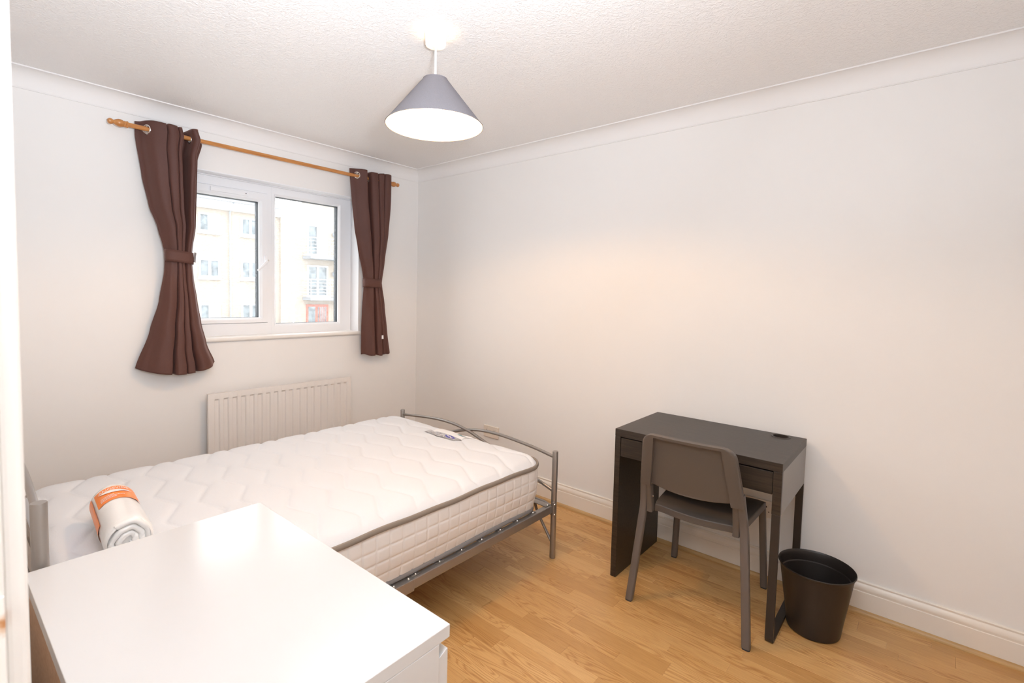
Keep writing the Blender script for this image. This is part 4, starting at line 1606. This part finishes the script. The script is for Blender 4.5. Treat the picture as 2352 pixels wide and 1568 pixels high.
for (z0, z1) in ((0.5085, 0.736), (0.2745, 0.5015), (0.040, 0.2675)):
    bm = prism(bmn(), [(hy - 0.0262, z0), (hy - 0.0035, z0), (hy - 0.0035, z1), (hy - 0.0055, z1 + 0.0005), (hy - 0.0262, z1 - 0.009)], lambda p, q, a: (a, p, q), -hx + 0.0015, hx - 0.0015)
    d_ = part('drawer', bm, 'whitefoil', chest, bevel=0.0008)
    bm = bmn()
    a0, a1, b0, b1 = -hx + 0.032, hx - 0.032, -hy + 0.03, hy - 0.0268
    box(bm, a0, a1, b0, b1, z0 + 0.02, z0 + 0.028)
    box(bm, a0, a0 + 0.012, b0, b1, z0 + 0.028, z1 - 0.04)
    box(bm, a1 - 0.012, a1, b0, b1, z0 + 0.028, z1 - 0.04)
    box(bm, a0, a1, b0, b0 + 0.012, z0 + 0.028, z1 - 0.04)
    part('drawer_box', bm, 'whitefoil', d_)

# ------------------------------------------------------------------ pendant lamp
LXc, LYc = 1.808, -1.416
lamp = thing('pendant_lamp', (LXc, LYc, H), 'lit pendant ceiling lamp with a grey conical cloth shade', 'ceiling lamp')
part('ceiling_rose', lathe(bmn(), [(0.0, H), (0.0440, H), (0.0440, H - 0.008), (0.0405, H - 0.046), (0.0380, H - 0.0495), (0.012, H - 0.051), (0.0095, H - 0.056), (0.0, H - 0.057)], (LXc, LYc, 0), n=40), 'upvc', lamp, smooth=True, angle=30)
part('cord', cyl(bmn(), (LXc, LYc, H - 0.055), (LXc, LYc, 2.205), 0.0042, n=12), 'upvc', lamp, smooth=True)
ZR, ZTp, RB, RT = 2.056, 2.236, 0.192, 0.047
part('lamp_shade', lathe(bmn(), [(RB, ZR), (RT, ZTp)], (LXc, LYc, 0), n=96), 'shade', lamp, smooth=True)
part('shade_lining', lathe(bmn(), [(RB - 0.0018, ZR + 0.0003), (RT - 0.0018, ZTp - 0.0003)], (LXc, LYc, 0), n=96), 'lining', lamp, smooth=True)
bm = bmn()
for (r, z) in ((RB - 0.0005, ZR), (RT - 0.0005, ZTp)):
    sweep(bm, [(LXc + r * cos(2 * pi * k / 96), LYc + r * sin(2 * pi * k / 96), z) for k in range(96)], 0.0018, 8, closed=True)
part('shade_hem', bm, 'shade', lamp, smooth=True)
bm = bmn()
for k in range(3):
    a = 2 * pi * k / 3 + 0.4
    sweep(bm, [(LXc + 0.018 * cos(a), LYc + 0.018 * sin(a), 2.190), (LXc + (RT - 0.002) * cos(a), LYc + (RT - 0.002) * sin(a), ZTp - 0.001)], 0.0014, 6)
sweep(bm, [(LXc + 0.0185 * cos(2 * pi * k / 24), LYc + 0.0185 * sin(2 * pi * k / 24), 2.190) for k in range(24)], 0.0016, 6, closed=True)
part('shade_carrier', bm, 'upvc', lamp)
part('lamp_holder', lathe(bmn(), [(0.0, 2.212), (0.008, 2.212), (0.012, 2.203), (0.0165, 2.196), (0.0165, 2.160), (0.0, 2.160)], (LXc, LYc, 0), n=24), 'upvc', lamp, smooth=True, angle=30)
part('bulb_shield', lathe(bmn(), [(0.0, 2.1605), (0.012, 2.1605), (0.0135, 2.150), (0.0195, 2.138), (0.0272, 2.1185), (0.0262, 2.117), (0.0, 2.135)], (LXc, LYc, 0), n=32), 'upvc', lamp, smooth=True)  # unseen collar, added and sized to cut the bulb's light on the ceiling
bp = [(0.0, 2.1300)] + [(0.028 * sin(t), 2.112 + 0.028 * cos(t)) for t in [0.85 + k * (pi - 0.85) / 12 for k in range(13)]]
bp[-1] = (0.0, 2.084)
part('bulb', lathe(bmn(), bp, (LXc, LYc, 0), n=24), 'bulb', lamp, smooth=True)
